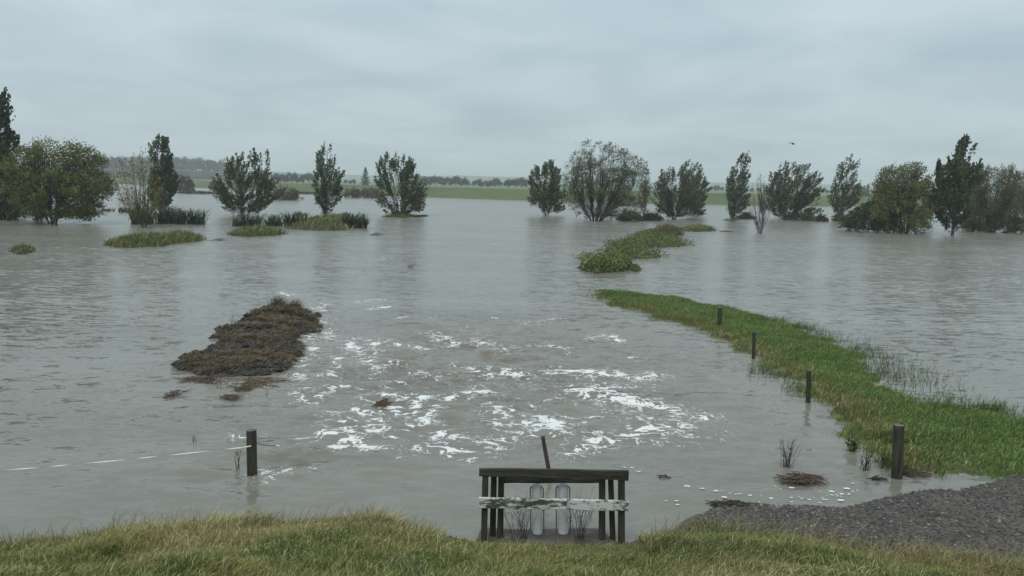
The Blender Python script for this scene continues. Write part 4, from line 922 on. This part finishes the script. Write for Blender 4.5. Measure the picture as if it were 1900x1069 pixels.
# ------------------------------------------------------------------ railing over the culvert
Y0 = onz(1020, 1002, .05)[1]
rb = onz(1025, 1002, .05)
rail = empty('timber_railing', (rb[0], Y0, 0), 'weathered timber railing with peeling white board at the water edge', 'railing'); RO = np.array([rb[0], Y0, 0])
def board(name, pl, pr, py0l, py1l, py0r, py1r, Yc, th, m, c, bev=.008):
    # board from left end to right end, front face at Yc
    zt_l, zb_l = ony(pl, py0l, Yc)[2], ony(pl, py1l, Yc)[2]; zt_r, zb_r = ony(pr, py0r, Yc)[2], ony(pr, py1r, Yc)[2]
    xl, xr = ony(pl, py0l, Yc)[0], ony(pr, py0r, Yc)[0]
    mb = MB(); hL = zt_l - zb_l; n = 9
    f = np.linspace(0, 1, n)
    xx = xl + (xr - xl) * f; zt = zt_l + (zt_r - zt_l) * f + rng.normal(0, .0025, n); zb = zb_l + (zb_r - zb_l) * f + rng.normal(0, .0025, n)
    yf = rng.normal(0, .002, n)
    b_ = bev
    ring = lambda i: np.array([[xx[i], Yc + yf[i] + b_, zt[i]], [xx[i], Yc + th - b_, zt[i]], [xx[i], Yc + th, zt[i] - b_], [xx[i], Yc + th, zb[i] + b_], [xx[i], Yc + th - b_, zb[i]], [xx[i], Yc + yf[i] + b_, zb[i]], [xx[i], Yc + yf[i], zb[i] + b_], [xx[i], Yc + yf[i], zt[i] - b_]])
    V = np.concatenate([ring(i) for i in range(n)]) - RO
    fs = [[i * 8 + j, i * 8 + (j + 1) % 8, (i + 1) * 8 + (j + 1) % 8, (i + 1) * 8 + j] for i in range(n - 1) for j in range(8)]
    cc = jcol(len(V), c, .15)
    mb.add(V, np.array(fs), cc); mb.add(V[:8], np.arange(8)[::-1][None], cc[:8]); mb.add(V[-8:], np.arange(8)[None], cc[-8:])
    return mb.build(name, m, rail)
def rpost(px0, px1, pxb, base_y, top_y, Yc, c=(.04, .038, .026)):
    mb = MB(); t = ony((px0 + px1) / 2, top_y, Yc) - RO; b = ony(pxb, base_y, Yc) - RO; s = (ony(px1, top_y, Yc) - ony(px0, top_y, Yc))[0] / 2
    b2 = b + (b - t) * .45
    P = np.array([b2, b, (b + t) / 2, t]); V = []
    for p in P:
        w = s * (1 + rng.normal(0, .02))
        V += [[p[0] + w * a, p[1] + s * d, p[2]] for a, d in ((-1, -.75), (-.75, -1), (.75, -1), (1, -.75), (1, .75), (.75, 1), (-.75, 1), (-1, .75))]
    V = np.array(V); fs = [[i * 8 + j, i * 8 + (j + 1) % 8, (i + 1) * 8 + (j + 1) % 8, (i + 1) * 8 + j] for i in range(3) for j in range(8)]
    mb.add(V, np.array(fs), jcol(len(V), c, .2)); mb.add(V[-8:], np.arange(8)[None], c)
    return mb.build('post', M_WOOD, rail)
WD = (.042, .04, .028)
board('top_rail', 889, 1167, 869.5, 884.5, 873.5, 892, Y0 - .06, .045, M_RAILWOOD, WD)
board('white_rail', 888, 1166.5, 924, 944, 929.5, 949, Y0 - .10, .04, M_PAINT, (.4, .4, .4)).__setitem__('label', 'board with peeling white paint')
board('back_rail', 934, 1113, 880, 897, 884, 897, Y0 + .18, .05, M_RAILWOOD, WD)
rpost(895, 906.5, 898, 1003, 883, Y0 - .012); rpost(911, 922, 914, 996, 882, Y0 + .16); rpost(924.5, 936, 928, 996, 882, Y0 + .11)
rpost(1147, 1159, 1153, 1003, 886, Y0 - .012); rpost(1128, 1138, 1137, 999, 886, Y0 + .16); rpost(1111.5, 1123, 1117, 996, 886, Y0 + .11)
# side beams between front and back posts
for (pa, pb, pt, pbm) in ((905, 926, 873, 884), (1122, 1148, 877, 889)):
    za, zb_ = ony(pa, pt, Y0 + .05)[2], ony(pa, pbm, Y0 + .05)[2]
    mb = MB(); box(mb, np.array([ony(pa, pt, Y0 + .05)[0], Y0 + .035, zb_]) - RO, np.array([ony(pb, pt, Y0 + .05)[0], Y0 + .085, za - .01]) - RO, WD); mb.build('tie_beam', M_RAILWOOD, rail)
# bolt heads where rails meet posts
for (px, py, yy) in ((898, 874, -.06), (903, 879, -.06), (1151, 880, -.06), (1156, 885, -.06), (898, 934, -.10), (903, 939, -.10), (1151, 937, -.10), (1157, 943, -.10)):
    c_ = ony(px, py, Y0 + yy) - RO; mb = MB(); tube(mb, [c_ + [0, .004, 0], c_ + [0, -.008, 0]], [.011, .009], 6, (.07, .05, .04)); mb.build('bolt', M_PLAIN, rail)
# leaning stake behind the railing
sb_ = onz(1022, 893); st_ = ony(1007, 811, sb_[1]); stake = MB(); dv = st_ - sb_
w_ = .036; V = []
for f in (-.45, 0, .5, .9, 1.0):
    p = dv * f; ww = w_ * (1 - .12 * f); V += [[p[0] - ww, p[1] - .025, p[2]], [p[0] + ww, p[1] - .025, p[2]], [p[0] + ww, p[1] + .025, p[2] + (.0 if f < 1 else .02)], [p[0] - ww, p[1] + .025, p[2]]]
V = np.array(V); fs = [[i * 4 + j, i * 4 + (j + 1) % 4, i * 4 + 4 + (j + 1) % 4, i * 4 + 4 + j] for i in range(4) for j in range(4)]
stake.add(V, np.array(fs), jcol(20, (.05, .04, .033), .2)); stake.add(V[-4:], np.arange(4)[None], (.05, .04, .033))
o = stake.build('wooden_stake', M_WOOD); o.location = sb_; tag(o, 'dark wooden stake leaning left out of the water behind the railing', 'stake')
# steel pipes with wire hoops
def pipe(label, px0, px1, pxb, y_top, y_base, Yc):
    b = ony(pxb, y_base, Yc); t = ony((px0 + px1) / 2, y_top, Yc); r = (ony(px1, y_top, Yc) - ony(px0, y_top, Yc))[0] / 2
    root = empty('steel_pipe', (b[0], Yc, b[2]), label, 'pipe', 'steel pipes behind the railing'); d = t - b
    mb = MB(); fr = [-.3, 0, .25, .5, .75, 1 - r / d[2] * .9]; P = [d * f for f in fr]; rad = [r] * 6
    for k in range(1, 6):
        a = k / 5 * math.pi / 2; P.append(d * (1 - r / d[2] * .9) + d / d[2] * r * .9 * math.sin(a)); rad.append(r * max(math.cos(a), .05))
    tube(mb, P, rad, 20, (.4, .4, .4)); mb.build('tube', M_STEEL, root, True)
    mb = MB(); a = np.linspace(0, math.pi, 15); zt = d[2] * .86
    arch = [[-r * 1.28, .0, -.1], [-r * 1.28, .0, zt * .5]] + [[-r * 1.28 * math.cos(q_), .0, zt + r * .9 * math.sin(q_)] for q_ in a] + [[r * 1.28, .0, zt * .5], [r * 1.28, .0, -.1]]
    A_ = np.array(arch); A_[:, 0] += d[0] * np.clip(A_[:, 2] / d[2], 0, 1); A_[:, 1] -= r * .3
    tube(mb, A_, .008, 6, (.09, .1, .1)); mb.build('hoop', M_PLAIN, root)
    return root
pipe('galvanised steel pipe behind the railing, left of the pair', 986, 1005, 997.5, 892, 1001, Y0 + .30)
pipe('galvanised steel pipe behind the railing, right of the pair', 1034, 1054, 1045.5, 891, 1002, Y0 + .30)

# ------------------------------------------------------------------ bird
bc = ony(1471.5, 267.5, 55.0); s = .056; mb = MB()
body = np.array([[-5, 0, -.2], [-3, 0, .1], [-.5, 0, .5], [2.5, 0, .3], [4.4, 0, .1]]) * s
B_ = MB(); tube(B_, body @ np.array([[.4, .9, 0], [-.9, .4, 0], [0, 0, 1]]), np.array([.2, .9, 1.35, .9, .15]) * s, 8, (.03, .03, .03))
for sg, wr, tp in ((-1, [-3.0, 0.5, 2.0], [-6.2, 0.2, -.8]), (1, [1.9, -.2, -.6], [2.2, -.8, -5.6])):
    r0 = np.array([0.6 * sg, 0, .6]); wr = np.array(wr); tp = np.array(tp); ch = np.array([.35, 1.0, 0.25]) * 1.7
    top = np.array([r0 - ch, r0 + ch, wr + ch * .8, wr - ch * .8, tp]) * s; th = np.array([.0, 0, .18]) * s
    V = np.concatenate([top + th, top - th]); B_.add(V, np.array([[0, 1, 2, 3], [8, 7, 6, 5]]), (.03, .032, .035)); n0 = B_.n - 10
    B_.f.append(n0 + np.array([[3, 2, 4], [7, 8, 9], [0, 3, 8], [0, 8, 5], [3, 4, 9], [3, 9, 8], [1, 6, 7], [1, 7, 2], [2, 7, 9], [2, 9, 4]]))
o = B_.build('bird', M_PLAIN, None); o.location = bc; tag(o, 'small dark bird flying with bent wings above the right trees', 'bird')

# ------------------------------------------------------------------ far trees beyond the embankment
def far_proto(kind, seed):
    r = np.random.default_rng(seed); tr, cr = MB(), MB()
    if kind == 'tall':            # bare trunk, crown on top, 1 unit = full height
        tube(tr, [[0, 0, -.1], [.005, 0, .4], [.012, 0, .85]], [.016, .013, .006], 5, (.06, .055, .05))
        for _ in range(5):
            z = r.uniform(.4, .75); a = r.random() * 6.28; tube(tr, [[.005, 0, z], [.09 * math.cos(a), .09 * math.sin(a), z + .1]], [.006, .003], 3, (.06, .055, .05), cap=False)
        n = 520; cl = np.stack([r.normal(0, .085, 26), r.normal(0, .085, 26), r.uniform(.45, .99, 26) ** .9], 1); C = cl[r.integers(0, 26, n)] + r.normal(0, .03, (n, 3)); L_ = .045
        n2 = 300; C2 = np.stack([r.normal(0, .11, n2), r.normal(0, .11, n2), .42 * r.random(n2) ** 1.6], 1); C = np.concatenate([C, C2]); n += n2
    elif kind == 'cone':
        tube(tr, [[0, 0, -.1], [0, 0, .95]], [.03, .005], 5, (.05, .045, .04)); n = 700; z = r.random(n) ** 1.5 * .95 + .05; rad = .27 * (1 - z) ** .7 * np.sqrt(r.random(n)) * (1 + .3 * np.sin(z * 40)); a = r.random(n) * 6.28
        C = np.stack([rad * np.cos(a), rad * np.sin(a), z], 1); L_ = .07
    else:
        tube(tr, [[0, 0, -.1], [0, 0, .6]], [.04, .015], 5, (.05, .045, .04)); n = 700; k = 22; cl = r.normal(0, 1, (k, 3)); cl /= np.linalg.norm(cl, axis=1)[:, None]; cl *= np.array([.34, .34, .33]) * r.uniform(.5, 1, (k, 1)); cl[:, 2] += .48; cl[:, 2] = np.clip(cl[:, 2] * r.uniform(.85, 1.15), .08, .95)
        C = cl[r.integers(0, k, n)] + r.normal(0, .07, (n, 3)); C[:, 2] = np.clip(C[:, 2], 0.02, 1); L_ = .1
    cc = np.array([.034, .042, .03]) * (.5 + r.random((n, 1)))
    leaves(cr, C, r.normal(0, 1, (n, 3)), r.normal(0, 1, (n, 3)), L_ * (.6 + .8 * r.random(n)), L_ * .7 * (.6 + .8 * r.random(n)), cc)
    return tr.mesh('trunk'), cr.mesh('crown')
PR = {k: [far_proto(k, 700 + 10 * i + j) for j in range(3)] for i, k in enumerate(('tall', 'cone', 'round'))}
for v in PR.values():
    for a, b in v: a.materials.append(M_BARK); b.materials.append(M_LEAF)
def far_tree(name, kind, px, top_y, dist, label, group, widen=1.0, base_z=1.2):
    a, b = PR[kind][int(rng.integers(3))]; t = ony(px, top_y, dist); h = t[2] - base_z
    root = empty(name, (t[0], dist, base_z), label, 'tree', group); root.rotation_euler.z = rng.random() * 6.28; root.scale = (h * widen, h * widen, h)
    for nme, me in (('trunk', a), ('crown', b)):
        o = bpy.data.objects.new(nme, me); COL.objects.link(o); o.parent = root
for i, px in enumerate(np.linspace(172, 440, 76)):
    far_tree('shelterbelt_tree', 'tall', px + rng.normal(0, 1.5), np.interp(px, [172, 330, 440], [291.5, 294, 301]) + rng.normal(0, 1.6), 860 + (px - 172) * .35 + rng.normal(0, 14), 'tall bare trunked tree in the hazy shelterbelt on the left skyline', 'trees of the left shelterbelt', 1.15)
FT = [(512, 318), (520, 322), (530, 320), (541, 316), (552, 319), (563, 320), (574, 317), (584, 320), (640, 332), (650, 333), (658, 331), (700, 334), (779, 325), (786, 323), (797, 326), (806, 322), (818, 325), (826, 327), (836, 325), (846, 324), (857, 328), (868, 331), (880, 332), (893, 330), (905, 332), (918, 326), (930, 333), (943, 331), (955, 330), (968, 326), (978, 329)]
for px, ty_ in FT:
    far_tree('far_tree', 'round', px + rng.normal(0, 1), ty_ + rng.normal(0, 1), 600 + rng.normal(0, 30), 'hazy rounded tree in the distant row beyond the embankment', 'distant rounded trees', .9 + .4 * rng.random())
for px, ty_ in [(1196, 342), (1208, 344), (1320, 344), (1330, 341), (1340, 345), (1352, 347), (1395, 347), (1408, 346), (1518, 347), (1527, 346), (1535, 350), (1542, 351), (1626, 353), (1634, 352)]:
    far_tree('far_tree', 'round', px, ty_, 680 + rng.normal(0, 20), 'faint hazy tree on the distant plain behind the right trees', 'faint trees on the right plain', 1.1)
far_tree('conifer_tree', 'cone', 678, 310, 430, 'single hazy conical tree beyond the embankment, left of the twin topped tree', None, 1.0)
for px, ty_, lb in [(1596, 340, 'left and tallest of three hazy conifers beyond the narrow airy poplar'), (1604, 344, 'thin middle one of three hazy conifers beyond the narrow airy poplar'), (1611, 341, 'right one of three hazy conifers beyond the narrow airy poplar')]:
    far_tree('conifer_tree', 'cone', px, ty_, 400, lb, None, .95)

# ------------------------------------------------------------------ rain haze
hm = bpy.data.materials.new('rain_haze'); hm.use_nodes = True; hn = hm.node_tree; hn.nodes.clear()
ho = hn.nodes.new('ShaderNodeOutputMaterial'); hv = hn.nodes.new('ShaderNodeVolumePrincipled')
hv.inputs['Color'].default_value = (0.93, 0.97, 1.0, 1); hv.inputs['Density'].default_value = 0.00042; hv.inputs['Anisotropy'].default_value = 0.2
hn.links.new(hv.outputs[0], ho.inputs['Volume'])
mb = MB(); v8 = np.array([[x, y, z] for z in (-2.5, 62) for y in (-320, 9100) for x in (-6100, 6100)], float)
mb.add(v8, np.array([[0, 2, 3, 1], [4, 5, 7, 6], [0, 1, 5, 4], [2, 6, 7, 3], [0, 4, 6, 2], [1, 3, 7, 5]]))
tag(mb.build('haze', hm), 'thin grey rain haze over the whole flood plain', 'haze', kind='stuff')
